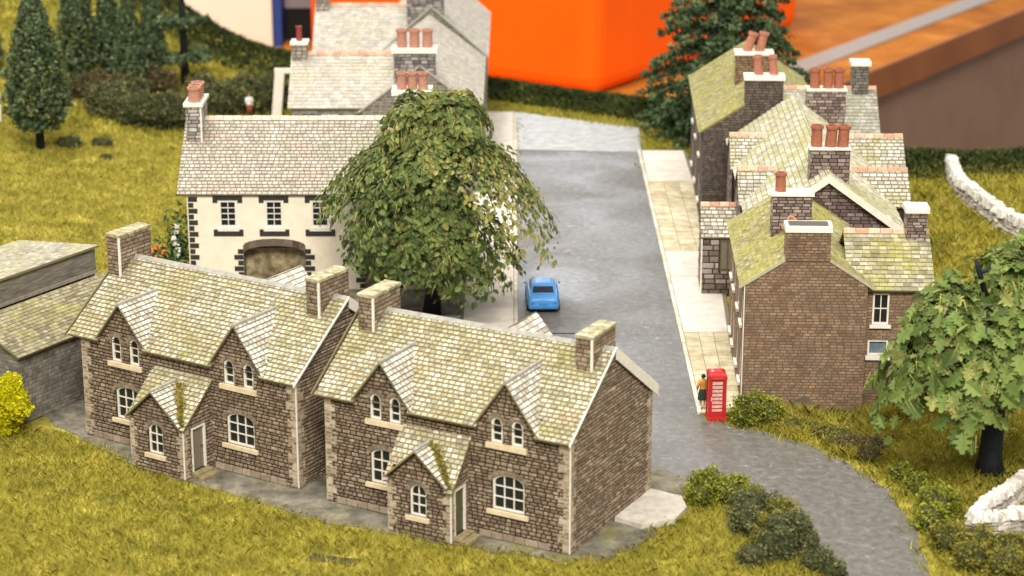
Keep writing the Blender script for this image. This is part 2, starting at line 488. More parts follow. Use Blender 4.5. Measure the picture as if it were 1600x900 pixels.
def block(house, x0, x1, y0, y1, ze, zr, axis, wm, rm, wall_piece=None, roof_piece=None, ov=(0.3, 0.1, 0.1), holes=None, roof_single=0, wall_single=0,
          skip=(), wall_names=('stone', 'stonework'), ridge=None, wclad=('front', 'right', 'left', 'back'), rskip=(), slate=('slate', 'slate_courses'), jit=0.12, z0=0.0, notch=()):
    """a gabled block. axis: the direction of the ridge. ov: eave overhang, verge overhang at the low end, at the high end"""
    holes = holes or {}
    z_0 = z0
    walls = {}
    ze_, zr_ = ze - z_0, zr - z_0
    if axis == 'x':
        d = y1 - y0; L = x1 - x0
        P = {'front': ((x0, y0, z_0), (1, 0, 0), [(0, 0), (L, 0), (L, ze_), (0, ze_)]),
             'back': ((x1, y1, z_0), (-1, 0, 0), [(0, 0), (L, 0), (L, ze_), (0, ze_)]),
             'right': ((x1, y0, z_0), (0, 1, 0), [(0, 0), (d, 0), (d, ze_), (d / 2, zr_), (0, ze_)]),
             'left': ((x0, y1, z_0), (0, -1, 0), [(0, 0), (d, 0), (d, ze_), (d / 2, zr_), (0, ze_)])}
    else:
        d = x1 - x0; L = y1 - y0
        P = {'front': ((x0, y0, z_0), (1, 0, 0), [(0, 0), (d, 0), (d, ze_), (d / 2, zr_), (0, ze_)]),
             'back': ((x1, y1, z_0), (-1, 0, 0), [(0, 0), (d, 0), (d, ze_), (d / 2, zr_), (0, ze_)]),
             'right': ((x1, y0, z_0), (0, 1, 0), [(0, 0), (L, 0), (L, ze_), (0, ze_)]),
             'left': ((x0, y1, z_0), (0, -1, 0), [(0, 0), (L, 0), (L, ze_), (0, ze_)])}
    for k, (O, U, poly) in P.items():
        if k in skip: continue
        w = panel(house, 'wall', O, U, (0, 0, 1), poly, wm, holes.get(k, ()))
        walls[k] = (w, O, U)
        if wall_piece and k in wclad:
            clad(w, O, U, (0, 0, 1), poly, wall_piece['m'], wall_piece['ch'], wall_piece['w'], wall_piece.get('p', 0.04), wall_piece.get('g', 0.03),
                 holes.get(k, ()), singles=(wall_single if k == 'front' else 0), names=wall_names, jitter=wall_piece.get('j', 0.12))
    # roof
    h2 = d / 2; pitch = math.atan2(zr - ze, h2); e = ov[0]; c, s = math.cos(pitch), math.sin(pitch)
    SL = (h2 + e) / c
    roofs = []
    th = 0.1
    lo, hi = (-ov[1], L + ov[2])
    if axis == 'x':
        S = [((x0, y0 - e, ze - e * s / c + th), (1, 0, 0), (0, c, s), lo, hi), ((x1, y1 + e, ze - e * s / c + th), (-1, 0, 0), (0, -c, s), -ov[2], L + ov[1])]
    else:
        S = [((x0 - e, y1, ze - e * s / c + th), (0, -1, 0), (c, 0, s), -ov[2], L + ov[1]), ((x1 + e, y0, ze - e * s / c + th), (0, 1, 0), (-c, 0, s), lo, hi)]
    for i, (O, U, V, a, b) in enumerate(S):
        poly = [(a, 0), (b, 0), (b, SL - 0.004), (a, SL - 0.004)]
        hs = [(a_, b_, -1, v_) for (a_, b_, v_) in notch] if i == 0 else []
        if hs:
            N_ = Vector(U).cross(Vector(V)); mb = MB()
            for q in rect_minus((a, b, 0, SL - 0.004), hs):
                mb.prism([Vector(O) + Vector(U) * p[0] + Vector(V) * p[1] - N_ * th for p in ((q[0], q[2]), (q[1], q[2]), (q[1], q[3]), (q[0], q[3]))], N_ * th)
            r = mb.build('roof', rm, house)
        else: r = slab(house, 'roof', O, U, V, poly, rm, th)
        roofs.append(r)
        if roof_piece and i not in rskip:
            clad(r, O, U, V, poly, roof_piece['m'], roof_piece['ch'], roof_piece['w'], roof_piece.get('p', 0.05), roof_piece.get('g', 0.02), hs, kind='slate',
                 singles=(roof_single if i == (0 if axis == 'x' else roof_piece.get('si', 0)) else 0), names=slate, jitter=0.04)
    if ridge:
        zt = zr + th / c + 0.02
        if axis == 'x': A, B = (x0 - ov[1], (y0 + y1) / 2, zt), (x1 + ov[2], (y0 + y1) / 2, zt)
        else: A, B = ((x0 + x1) / 2, y0 - ov[1], zt), ((x0 + x1) / 2, y1 + ov[2], zt)
        ridge_tiles(roofs[0], A, B, ridge)
    return walls, roofs, pitch

# ------------------------------------------------------------------ materials
M_mortar = plain('mortar', (0.034, 0.025, 0.017), 0.95)
STONE = pair('cottage_stone', [(0, (0.175, 0.124, 0.08)), (0.4, (0.242, 0.178, 0.118)), (0.85, (0.305, 0.232, 0.158)), (1, (0.39, 0.31, 0.215))], noise=5, amount=0.45, bump=0.4, rough=0.9)
M_quoin = mat('quoin_stone', [(0, (0.36, 0.29, 0.2)), (1, (0.50, 0.42, 0.31))], 'obj', noise=4, amount=0.3)
M_lightstone = plain('cream_stone', (0.66, 0.54, 0.36), 0.8, 0.2, 3)
M_under = plain('roof_underlay', (0.17, 0.145, 0.075), 0.9)
SLATE = pair('cottage_slate', [(0, (0.29, 0.26, 0.165)), (0.3, (0.38, 0.347, 0.24)), (0.7, (0.48, 0.445, 0.33)), (1, (0.62, 0.59, 0.475))], noise=4, amount=0.5, bump=0.3,
             moss=(0.27, 0.255, 0.075), moss_scale=0.5, moss_cut=(0.47, 0.66), rough=0.75, second=((0.44, 0.31, 0.19), 0.9, 0.56, 0.74))
DSLATE = pair('dormer_slate', [(0, (0.36, 0.33, 0.27)), (0.5, (0.56, 0.53, 0.46)), (1, (0.72, 0.70, 0.63))], noise=6, amount=0.3, bump=0.3, moss=(0.30, 0.29, 0.08), moss_scale=0.8,
              moss_cut=(0.58, 0.75))
WSLATE = pair('white_house_slate', [(0, (0.33, 0.30, 0.26)), (0.4, (0.40, 0.365, 0.325)), (0.75, (0.46, 0.415, 0.37)), (1, (0.56, 0.52, 0.47))], noise=6, amount=0.3, bump=0.3,
              moss=(0.34, 0.36, 0.25), moss_scale=0.5, moss_cut=(0.5, 0.75), second=((0.5, 0.36, 0.31), 0.5, 0.55, 0.75))
GSLATE = pair('grey_slate', [(0, (0.36, 0.33, 0.29)), (0.5, (0.44, 0.405, 0.355)), (1, (0.52, 0.485, 0.43))], noise=5, amount=0.3, bump=0.2, moss=(0.40, 0.39, 0.24), moss_scale=0.3, moss_cut=(0.5, 0.75))
MSLATE = pair('mossy_slate', [(0, (0.20, 0.185, 0.09)), (0.5, (0.29, 0.265, 0.13)), (1, (0.40, 0.37, 0.22))], noise=4, amount=0.45, bump=0.4, moss=(0.33, 0.295, 0.065), moss_scale=0.45, moss_cut=(0.42, 0.62))
TSLATE = pair('terrace_slate', [(0, (0.32, 0.29, 0.25)), (0.45, (0.43, 0.40, 0.35)), (0.8, (0.55, 0.52, 0.46)), (1, (0.64, 0.62, 0.56))], noise=5, amount=0.3, bump=0.3, moss=(0.32, 0.31, 0.1), moss_scale=0.45, moss_cut=(0.5, 0.68))
BTILE = pair('barn_tile', [(0, (0.15, 0.13, 0.075)), (0.5, (0.23, 0.20, 0.12)), (1, (0.32, 0.29, 0.18))], noise=4, amount=0.35, bump=0.3, moss=(0.32, 0.31, 0.1), moss_scale=0.3, moss_cut=(0.5, 0.62))
BRICK = pair('terrace_brick', [(0, (0.20, 0.124, 0.07)), (0.5, (0.255, 0.162, 0.094)), (1, (0.315, 0.212, 0.13))], noise=1.5, amount=0.4, bump=0.2, rough=0.9,
             moss=(0.17, 0.125, 0.085), moss_scale=0.5, moss_cut=(0.5, 0.75))
DBRICK = pair('dark_brick', [(0, (0.085, 0.068, 0.055)), (1, (0.15, 0.12, 0.10))], noise=3, amount=0.35, bump=0.2, rough=0.9)
CBRICK = pair('chimney_brick', [(0, (0.12, 0.085, 0.075)), (0.5, (0.24, 0.175, 0.15)), (1, (0.40, 0.33, 0.28))], noise=5, amount=0.3)
GRUBBLE = pair('grey_rubble', [(0, (0.13, 0.115, 0.095)), (1, (0.25, 0.225, 0.19))], noise=5, amount=0.4, rough=0.95)
PALESTONE = pair('pale_chimney_stone', [(0, (0.24, 0.21, 0.17)), (1, (0.42, 0.37, 0.3))], noise=5, amount=0.3)
M_white = plain('white_paint', (0.74, 0.70, 0.62), 0.6, 0.12)
M_frame = plain('cream_frame', (0.74, 0.70, 0.60), 0.6, 0.12)
M_glass = plain('window_glass', (0.018, 0.02, 0.018), 0.25, 0.3, 6, 0.0, spec=0.35)
M_bluegl = plain('blue_glass', (0.14, 0.17, 0.22), 0.2, 0.3, 3, 0.0, spec=0.4)
M_render = plain('cream_render', (0.80, 0.72, 0.56), 0.85, 0.1, 1.5, 0.08)
M_black = plain('black_stone', (0.035, 0.033, 0.028), 0.75, 0.4, 5)
M_terra = plain('terracotta_pot', (0.33, 0.115, 0.065), 0.75, 0.3, 6)
M_terra2 = mat('terracotta_ridge', [(0, (0.50, 0.25, 0.16)), (1, (0.66, 0.42, 0.30))], 'obj', noise=5, amount=0.3)
M_peach = mat('peach_ridge', [(0, (0.60, 0.44, 0.33)), (1, (0.72, 0.58, 0.45))], 'obj', noise=5, amount=0.2)
M_door1 = plain('weathered_door', (0.20, 0.165, 0.12), 0.8, 0.35, 6, stretch=(6, 6, 0.6))
M_door2 = plain('olive_door', (0.105, 0.10, 0.045), 0.8, 0.3, 6, stretch=(6, 6, 0.6))
M_step = plain('step_stone', (0.30, 0.24, 0.13), 0.9, 0.4, 4)
M_ridgegrey = plain('lead_ridge', (0.30, 0.29, 0.25), 0.8, 0.3, 3)
M_barge = plain('grey_white_board', (0.74, 0.69, 0.60), 0.7, 0.15)
M_dark = plain('dark_void', (0.012, 0.012, 0.011), 0.9)
STONE_P = dict(m=STONE, ch=0.168, w=(0.2, 0.46), p=0.06, g=0.06, j=0.28)
SLATE_P = dict(m=SLATE, ch=0.228, w=(0.25, 0.33), p=0.05, g=0.062)
BRICK_P = dict(m=BRICK, ch=0.15, w=(0.32, 0.38), p=0.016, g=0.03, j=0.05)

# ------------------------------------------------------------------ ground
def ss(t): t = np.clip(t, 0, 1); return t * t * (3 - 2 * t)
def wob(x, y):
    return (np.sin(x * 0.9 + 1.3 * np.sin(y * 0.5)) + np.sin(y * 1.1 + 0.7 * np.sin(x * 0.8 + 2)) + 0.6 * np.sin(x * 2.3 + y * 1.7)) / 2.6
BACK = [(-90, 92), (-42, 80), (-26, 67), (-16, 60), (-2, 53.5), (10, 45.5), (16, 42.5), (23.5, 33.5), (25.5, 26.6), (40, 25.8), (95, 27)]
def yback(x): return np.interp(x, [p[0] for p in BACK], [p[1] for p in BACK])
def gz(x, y):
    x = np.asarray(x, float); y = np.asarray(y, float)
    hill = 7.2 * ss((y - 34) / 40) * ss((-x - 17) / 30)
    lf = 1.2 * ss((-x - 22) / 14) * ss((y + 5) / 25)
    rough = np.where((x < -20) | (x > 19) | (y < -40), 1.0, 0.0)
    rt = 0.9 * ss((x - 22) / 8) * ss((y + 14) / 22)
    d = yback(x) - y
    rim = np.where(x < -14, 1.3, 0.95) * ss((3.2 - d) / 2.2)
    low = -0.25 * ss((-33 - y - 0.45 * (x + 20)) / 10)
    return hill + lf + rt + rim + low - 0.05 + 0.10 * wob(x * 0.6, y * 0.6) * ss((np.abs(x + 4) - 20) / 6) * ss((y + 16) / 8) + 0.35 * wob(x * 0.35 + 3, y * 0.35) * ss((x - 22) / 6) * ss((y + 5) / 10)

def loc_poly(cx, cy, a, pts):
    return [(cx + u * math.cos(a) - v * math.sin(a), cy + u * math.sin(a) + v * math.cos(a)) for u, v in pts]

ROAD = [(0.2, 46), (9.6, 39.5), (9.2, -20.6), (10.6, -22.0), (12.3, -23.0), (13.9, -24.4), (15.5, -26.8), (16.9, -30.0), (17.35, -34), (17.2, -38.5), (16.9, -47),
        (13.3, -47), (12.9, -38.5), (12.2, -34.8), (11.2, -31.8), (9.6, -29.8), (7.6, -28.6), (7.3, -30.6), (5.6, -33.9), (2.4, -38.2), (-6, -35.6), (-9.9, -31.8), (-16, -28.4), (-21.9, -24.4), (-23.4, -21.6),
        (-21.4, -17), (-17, -10), (-14, -5), (0.2, -5)]
PAVR = [(9.2, -20.7), (11.4, -20.7), (12.9, 12), (12.6, 33), (9.3, 33)]
PAVL = [(-2.9, -10), (0.2, -10), (0.2, 45.5), (-2.6, 46)]

def pip(x, y, poly):
    inside = np.zeros(len(x), bool); n = len(poly)
    for i in range(n):
        x0, y0 = poly[i]; x1, y1 = poly[(i + 1) % n]
        if y0 == y1: continue
        c = ((y0 > y) != (y1 > y)) & (x < (x1 - x0) * (y - y0) / (y1 - y0) + x0)
        inside ^= c
    return inside

def build_ground():
    xs = np.arange(-90, 95.1, 0.75); ny = 190
    V = []; 
    t = np.linspace(0, 1, ny)
    X = np.repeat(xs[:, None], ny, 1); Y = -62 + (yback(xs)[:, None] + 62) * t[None, :]
    Z = gz(X, Y)
    verts = np.stack([X.ravel(), Y.ravel(), Z.ravel()], 1)
    nx = len(xs)
    i = np.arange(nx - 1)[:, None] * ny + np.arange(ny - 1)[None, :]
    q = np.stack([i, i + ny, i + ny + 1, i + 1], -1).reshape(-1, 4)
    # skirt along the back edge, so the board has a real edge
    base = len(verts); bk = np.arange(nx) * ny + ny - 1
    sk = verts[bk].copy(); sk[:, 2] = -6; verts = np.concatenate([verts, sk])
    k = np.arange(nx - 1); q2 = np.stack([bk[k], bk[k + 1], base + k + 1, base + k], -1)
    q = np.concatenate([q, q2])
    m = mat('turf', [(0, (0.19, 0.175, 0.032)), (0.45, (0.275, 0.245, 0.042)), (1, (0.36, 0.30, 0.06))], None, 0.95, 0.7, 0.5, 0.8, 6.0, spec=0.1,
            second=((0.18, 0.18, 0.03), 0.25, 0.58, 0.75))
    o = mesh_np('ground', verts, np.full(len(q), 4), q.ravel(), np.full(len(q), 0.5), m, smooth=True)
    o["kind"] = "structure"
build_ground()

M_road = mat('road_card', [(0, (0.105, 0.098, 0.088)), (0.5, (0.132, 0.124, 0.112)), (1, (0.165, 0.156, 0.143))], None, 0.42, 2.4, 0.15, 0.25, 6.0, spec=0.45,
             second=((0.27, 0.26, 0.25), 2.2, 0.62, 0.74), moss=(0.115, 0.108, 0.085), moss_scale=0.12, moss_cut=(0.5, 0.7))
def patchy_gloss(m, lo, hi, scale):
    nt = m.node_tree; b = nt.nodes["Principled BSDF"]
    g = _n(nt, 'ShaderNodeNewGeometry'); n = _n(nt, 'ShaderNodeTexNoise'); n.inputs['Scale'].default_value = scale; n.inputs['Detail'].default_value = 4; n.inputs['Distortion'].default_value = 0.8
    r = _n(nt, 'ShaderNodeMapRange'); r.inputs[1].default_value = 0.38; r.inputs[2].default_value = 0.62; r.inputs[3].default_value = lo; r.inputs[4].default_value = hi
    nt.links.new(g.outputs['Position'], n.inputs['Vector']); nt.links.new(n.outputs[0], r.inputs[0]); nt.links.new(r.outputs[0], b.inputs['Roughness'])
patchy_gloss(M_road, 0.36, 0.60, 0.13)
def flat(name, pts, z, m, th=0.06, parent=None, kind='structure', wig=0.0, step=0.6):
    P = []
    if wig:
        n = len(pts)
        for i in range(n):
            a, b = Vector(pts[i]), Vector(pts[(i + 1) % n]); k = max(1, int((b - a).length / step))
            nn = Vector((-(b - a).y, (b - a).x)).normalized()
            for j in range(k):
                P.append(a + (b - a) * j / k + (nn * random.uniform(-wig, wig) if j else Vector((0, 0))))
    else: P = [Vector(p) for p in pts]
    if sum(P[i].x * P[(i + 1) % len(P)].y - P[(i + 1) % len(P)].x * P[i].y for i in range(len(P))) < 0: P = P[::-1]
    mb = MB(); mb.prism([(p.x, p.y, z - th) for p in P], (0, 0, th))
    o = mb.build(name, m, parent)
    if kind and not parent: o["kind"] = kind
    return o
# the layout is flat under the village; these sheets lie on it
YARD = ROAD[17:]
road = flat('road', ROAD[:17] + [(7.0, -27.5), (-3, -22), (-14, -5), (0.2, -5)], 0.0, M_road, 0.3, wig=0.10)
M_yard = mat('yard_grit', [(0, (0.11, 0.10, 0.075)), (0.5, (0.165, 0.15, 0.115)), (1, (0.235, 0.215, 0.17))], None, 0.9, 1.1, 0.3, 0.5, 8.0, spec=0.15,
             second=((0.25, 0.24, 0.08), 0.5, 0.58, 0.72))
yard = flat('yard', [(7.9, -28.4), (7.9, -31.3), (7.0, -33.1), (5.4, -36.0), (4.2, -37.4), (2.4, -37.7), (-2.7, -36.1), (-5.4, -34.9), (-7.9, -33.9), (-10.7, -31.9), (-14.1, -29.7), (-16.3, -28.1), (-19.6, -24.9), (-22.4, -21.4), (-23.6, -20), (-27, -17), (-24, -12), (-19.5, 2), (-14, 6), (-2.9, 6), (-2.9, -8), (0.5, -11), (3, -22)], -0.008, M_yard, 0.3, wig=0.25)
far = flat('road_end', [(0.3, 45.6), (0.25, 33.4), (9.35, 32.6), (9.6, 40.2)], 0.05, mat('pale_road_card', [(0, (0.27, 0.265, 0.25)), (1, (0.38, 0.37, 0.355))], None, 0.45, 1.2, 0.2, 0.3, 8, spec=0.5), 0.1)
seam = flat('road_joint', [(0.9, -8.25), (4.4, -8.32), (4.4, -8.18), (0.9, -8.12)], 0.008, M_dark, 0.02)

# pavements: kerb stones and slabs are pieces of their own
M_pavtan = mat('paving_tan', [(0, (0.46, 0.39, 0.24)), (0.5, (0.53, 0.46, 0.31)), (1, (0.60, 0.54, 0.39))], 'obj', noise=1.5, amount=0.35, bump=0.3, second=((0.33, 0.29, 0.10), 0.7, 0.55, 0.75))
M_pavpale = mat('paving_pale', [(0, (0.60, 0.54, 0.47)), (1, (0.68, 0.62, 0.55))], 'obj', noise=1.2, amount=0.18, bump=0.15)
M_pavbed = plain('paving_bed', (0.20, 0.18, 0.12), 0.9)
M_kerb = mat('kerb_stone', [(0, (0.52, 0.46, 0.36)), (1, (0.70, 0.64, 0.54))], 'obj', noise=2, amount=0.25)
def pavement(pts, bed_z, zones, kx, side, wids):
    pv = flat('pavement', pts, bed_z, M_pavbed, 0.3)
    for (ya, yb, sz, m, xa0, xb0, xa1, xb1) in zones:
        n = max(1, round((yb - ya) / sz))
        for i in range(n):
            y0 = ya + (yb - ya) * i / n; y1 = ya + (yb - ya) * (i + 1) / n
            f0, f1 = i / n, (i + 1) / n
            a0, a1 = xa0 + (xa1 - xa0) * f0, xa0 + (xa1 - xa0) * f1
            b0, b1 = xb0 + (xb1 - xb0) * f0, xb0 + (xb1 - xb0) * f1
            k = max(1, round((b0 - a0) / (sz * 1.15)))
            for j in range(k):
                g = 0.018
                q = [(a0 + (b0 - a0) * j / k + g, y0 + g), (a0 + (b0 - a0) * (j + 1) / k - g, y0 + g), (a1 + (b1 - a1) * (j + 1) / k - g, y1 - g), (a1 + (b1 - a1) * j / k + g, y1 - g)]
                mb = MB(); mb.prism([(p[0], p[1], bed_z - 0.02) for p in q], (0, 0, 0.035 + random.uniform(0, 0.012)))
                mb.build('paving_slab', m, pv)
    y = zones[0][0]
    while y < zones[-1][1] - 0.2:
        ln = 1.5; mb = MB(); mb.box(kx - 0.10, kx + 0.10, y + 0.015, min(y + ln, zones[-1][1]) - 0.015, -0.05, bed_z + 0.04 + random.uniform(0, 0.02)); mb.build('kerb_stone', M_kerb, pv); y += ln
    return pv
pavement(PAVR, 0.09, [(-20.6, -8.3, 0.75, M_pavtan, 9.33, 11.3, 9.33, 11.75), (-8.25, 7.2, 5.1, M_pavpale, 9.33, 11.75, 9.33, 12.5), (7.25, 24, 0.9, M_pavtan, 9.33, 12.4, 9.33, 12.4), (24.05, 32.8, 2.9, M_pavpale, 9.33, 12.4, 9.4, 12.4)], 9.2, 1, None)
pavement(PAVL, 0.09, [(-9.9, 8, 5.9, M_pavpale, -2.7, 0.1, -2.7, 0.1), (8.05, 45.3, 6.2, M_pavpale, -2.6, 0.1, -2.5, 0.1)], 0.22, -1, None)
# ------------------------------------------------------------------ BUILDERS BELOW
def cottage(label, origin, rot, L, D, ze, zr, ovl, dormers, ll, lr, porch, chims, door_m, frame_m, sill_m, group, door_label):
    h = empty('stone_cottage', (origin[0], origin[1], 0), rot); tag(h, label, 'cottage', group)
    F = ((0, 0, 0), (1, 0, 0), (0, 0, 1))
    holes = [ll[:4], lr[:4]]
    for d in dormers:
        for (a, b) in d['win']: holes.append((a, b, d['v0'], min(d['v1'], ze - 0.02)))
    walls, roofs, pitch = block(h, 0, L, 0, D, ze, zr, 'x', M_mortar, M_under, STONE_P, SLATE_P, ov=(0.32, ovl, 0.12), holes={'front': holes}, roof_single=270, wall_single=260, ridge=None,
                                 notch=[(d['c'] - d['hw'] + 0.02, d['c'] + d['hw'] - 0.02, 1.0) for d in dormers])
    fw = walls['front'][0]
    # quoins, white card edges of the corners
    quoins(h, (L, 0), -1, 1, 0.05, ze - 0.1, M_quoin); quoins(h, (0, 0), 1, 1, 0.05, ze - 0.1, M_quoin); quoins(h, (L, D), -1, -1, 0.05, ze - 0.2, M_quoin)
    mb = MB(); mb.box(L + 0.02, L + 0.075, -0.075, -0.02, 0.05, ze - 0.05); mb.build('card_edge', M_white, h)
    # base course of squared stones
    u = 0.5
    while u < L - 1.0:
        w = random.uniform(0.42, 0.62)
        if not (porch['u0'] - 0.5 < u < porch['u1'] + 0.1):
            mb = MB(); mb.box(u, u + w - 0.04, -0.085, -0.02, 0.03, 0.30, random.random()); mb.build('base_stone', M_base, h)
        u += w
    # ground floor windows
    for (a, b, c, d, cols, rows, arch) in (ll, lr):
        window(h, *F, a, b, c, d, cols, rows, frame_m, M_glass, arch=arch, mspan=M_vous, sill=0.22, msill=sill_m)
    # wall dormers
    for d in dormers:
        c = d['c']; hw = d['hw']; za = d['za']; zb = ze - 0.12
        # gable face above the eaves, cut round the window heads
        O = (c - hw, -0.012, zb)
        hs = [(a - c + hw, b - c + hw, 0, d['v1'] - zb) for a, b in d['win']]
        tri = [(0, 0), (2 * hw, 0), (2 * hw, 0.12), (hw, za - zb), (0, 0.12)]
        g = panel(h, 'dormer_gable', O, (1, 0, 0), (0, 0, 1), tri, M_mortar, hs)
        clad(g, O, (1, 0, 0), (0, 0, 1), tri, STONE, 0.168, (0.2, 0.44), 0.06, 0.06, hs, jitter=0.15)
        for (a, b) in d['win']:
            window(h, *F, a, b, d['v0'], d['v1'], 1, 3, frame_m, M_glass, arch=0.28, mspan=M_vous, fr=0.085, recess=0.03)
        bar(h, 'sill', *F, d['win'][0][0] - 0.2, d['win'][-1][1] + 0.2, d['v0'] - 0.24, d['v0'] - 0.003, -0.05, 0.14, sill_m)
        # two roof slopes running back into the main roof
        sl = math.hypot(hw + 0.12, za - zb); cs, sn = (hw + 0.12) / sl, (za - zb) / sl
        yr = (za - ze) / math.tan(pitch) + 0.25; y_e = 0.05
        O1 = (c + hw + 0.12, -0.28, zb + 0.02); U1 = (0, 1, 0); V1 = (-cs, 0, sn)
        p1 = [(0, 0), (y_e + 0.42, 0), (yr + 0.28, sl), (0, sl)]
        O2 = (c - hw - 0.12, 0, zb + 0.02); U2 = (0, -1, 0); V2 = (cs, 0, sn)
        p2 = [(-y_e - 0.14, 0), (0.28, 0), (0.28, sl), (-yr, sl)]
        for (O_, U_, V_, p_) in ((O1, U1, V1, p1), (O2, U2, V2, p2)):
            r = slab(h, 'dormer_roof', O_, U_, V_, p_, M_under, 0.07, 0.05)
            clad(r, Vector(O_) + Vector(U_).cross(Vector(V_)) * 0.05, U_, V_, p_, DSLATE, 0.222, (0.26, 0.33), 0.045, 0.055, kind='slate', names=('slate', 'slate_courses'), singles=24)
        mb = MB(); mb.tube([(c, -0.3, za + 0.07), (c, yr, za + 0.07)], [0.09, 0.09], 6); mb.build('dormer_ridge', M_ridgegrey, h)
    # porch: lean-to with a cross gable, door in its right end
    p = porch; u0, u1, dp, z1, zw, c, za, hw = p['u0'], p['u1'], p['d'], p['ze'], p['zw'], p['c'], p['za'], p['hw']
    O = (u0, -dp, 0); W = u1 - u0
    hole = [(p['win'][0] - u0, p['win'][1] - u0, p['win'][2], p['win'][3])]
    poly = [(0, 0), (W, 0), (W, z1), (c - u0 + hw, z1), (c - u0, za), (c - u0 - hw, z1), (0, z1)]
    poly = [(0, 0), (W, 0), (W, z1), (c - u0, za), (0, z1)] if hw * 2 > W - 0.5 else poly
    pw = panel(h, 'porch_front', O, (1, 0, 0), (0, 0, 1), poly, M_mortar, hole)
    clad(pw, O, (1, 0, 0), (0, 0, 1), poly, STONE, 0.168, (0.2, 0.44), 0.06, 0.06, hole, singles=60, jitter=0.2)
    a, b, v0, v1 = p['win']
    window(h, O, (1, 0, 0), (0, 0, 1), a - u0, b - u0, v0, v1, 2, 3, frame_m, M_glass, arch=0.34, mspan=M_vous, sill=0.18, msill=sill_m, fr=0.08)
    Or = (u1, -dp, 0); dw0, dw1, dh = dp * 0.5 - 0.42, dp * 0.5 + 0.42, p['dh']
    side = [(0, 0), (dp, 0), (dp, zw), (0, z1)]
    sw = panel(h, 'porch_side', Or, (0, 1, 0), (0, 0, 1), side, M_mortar, [(dw0, dw1, 0.25, dh)])
    clad(sw, Or, (0, 1, 0), (0, 0, 1), side, STONE, 0.168, (0.2, 0.42), 0.06, 0.06, [(dw0 - 0.08, dw1 + 0.08, 0, dh + 0.08)], jitter=0.15)
    Ol = (u0, 0, 0); sidel = [(0, 0), (dp, 0), (dp, z1), (0, zw)]
    sl_ = panel(h, 'porch_side', Ol, (0, -1, 0), (0, 0, 1), sidel, M_mortar)
    clad(sl_, Ol, (0, -1, 0), (0, 0, 1), sidel, STONE, 0.168, (0.2, 0.42), 0.06, 0.06, jitter=0.15)
    dm = MB()
    for k in range(4):
        x_ = dw0 + 0.03 + (dw1 - dw0 - 0.06) * k / 4; rbox(dm, Or, (0, 1, 0), (0, 0, 1), x_ + 0.008, x_ + (dw1 - dw0 - 0.06) / 4 - 0.008, 0.27, dh - 0.05, -0.1, -0.05 + 0.006 * (k % 2))
    do = dm.build('door', door_m, h)
    do['label'] = door_label
    fm = MB(); rbox(fm, Or, (0, 1, 0), (0, 0, 1), dw1 - 0.03, dw1 + 0.06, 0.25, dh + 0.05, -0.1, 0.05); rbox(fm, Or, (0, 1, 0), (0, 0, 1), dw0 - 0.06, dw0 + 0.03, 0.25, dh + 0.05, -0.1, 0.05); rbox(fm, Or, (0, 1, 0), (0, 0, 1), dw0 + 0.031, dw1 - 0.031, dh - 0.04, dh + 0.05, -0.1, 0.05)
    fm.build('door_frame', frame_m, do)
    hb = MB(); rbox(hb, Or, (0, 1, 0), (0, 0, 1), dw1 - 0.18, dw1 - 0.12, 1.25, 1.33, -0.06, 0.0); hb.build('door_handle', M_black, do)
    for k, (o_, zt) in enumerate(((0.75, 0.12), (0.42, 0.24))):
        mb = MB(); mb.box(u1 + 0.05, u1 + o_, -dp + dw0 - 0.15, -dp + dw1 + 0.1, 0.0, zt); mb.build('doorstep', M_step, h)
    mb = MB(); mb.box(u1 + 0.015, u1 + 0.07, -dp - 0.07, -dp - 0.015, 0.05, z1 - 0.05); mb.build('card_edge', M_white, h)
    quoins(h, (u1, -dp), -1, 1, 0.05, z1 - 0.1, M_quoin, a=0.36, b=0.2, h=0.34); quoins(h, (u0, -dp), 1, 1, 0.05, z1 - 0.1, M_quoin, a=0.36, b=0.2, h=0.34)
    # porch lean-to roof
    e = 0.2; tl = math.hypot(dp + e, (zw - z1) * (dp + e) / dp); cs = (dp + e) / tl; sn = (zw - z1) * (dp + e) / dp / tl
    O = (u0 - 0.18, -dp - e, z1 - (zw - z1) * e / dp + 0.1); V = (0, cs, sn); pl = [(0, 0), (W + 0.36, 0), (W + 0.36, tl), (0, tl)]
    nh = [(c - hw - u0 + 0.18 + 0.02, c + hw - u0 + 0.18 - 0.02, -1, (e + 0.3) / cs)]
    mb = MB(); N_ = Vector((1, 0, 0)).cross(Vector(V))
    for q in rect_minus((0, W + 0.36, 0, tl), nh): mb.prism([Vector(O) + Vector((1, 0, 0)) * p_[0] + Vector(V) * p_[1] - N_ * 0.09 for p_ in ((q[0], q[2]), (q[1], q[2]), (q[1], q[3]), (q[0], q[3]))], N_ * 0.09)
    r = mb.build('porch_roof', M_under, h)
    clad(r, O, (1, 0, 0), V, pl, SLATE, 0.222, (0.26, 0.33), 0.045, 0.055, nh, kind='slate', names=('slate', 'slate_courses'), singles=20)
    # cross gable on it
    zb = z1 + 0.04; hwx = hw + 0.1; sl = math.hypot(hwx, za + 0.06 - zb); cs, sn = hwx / sl, (za + 0.06 - zb) / sl
    yt = -dp + (za - z1) / ((zw - z1) / dp); yt = min(yt, -0.02)
    L1 = yt + dp + 0.28
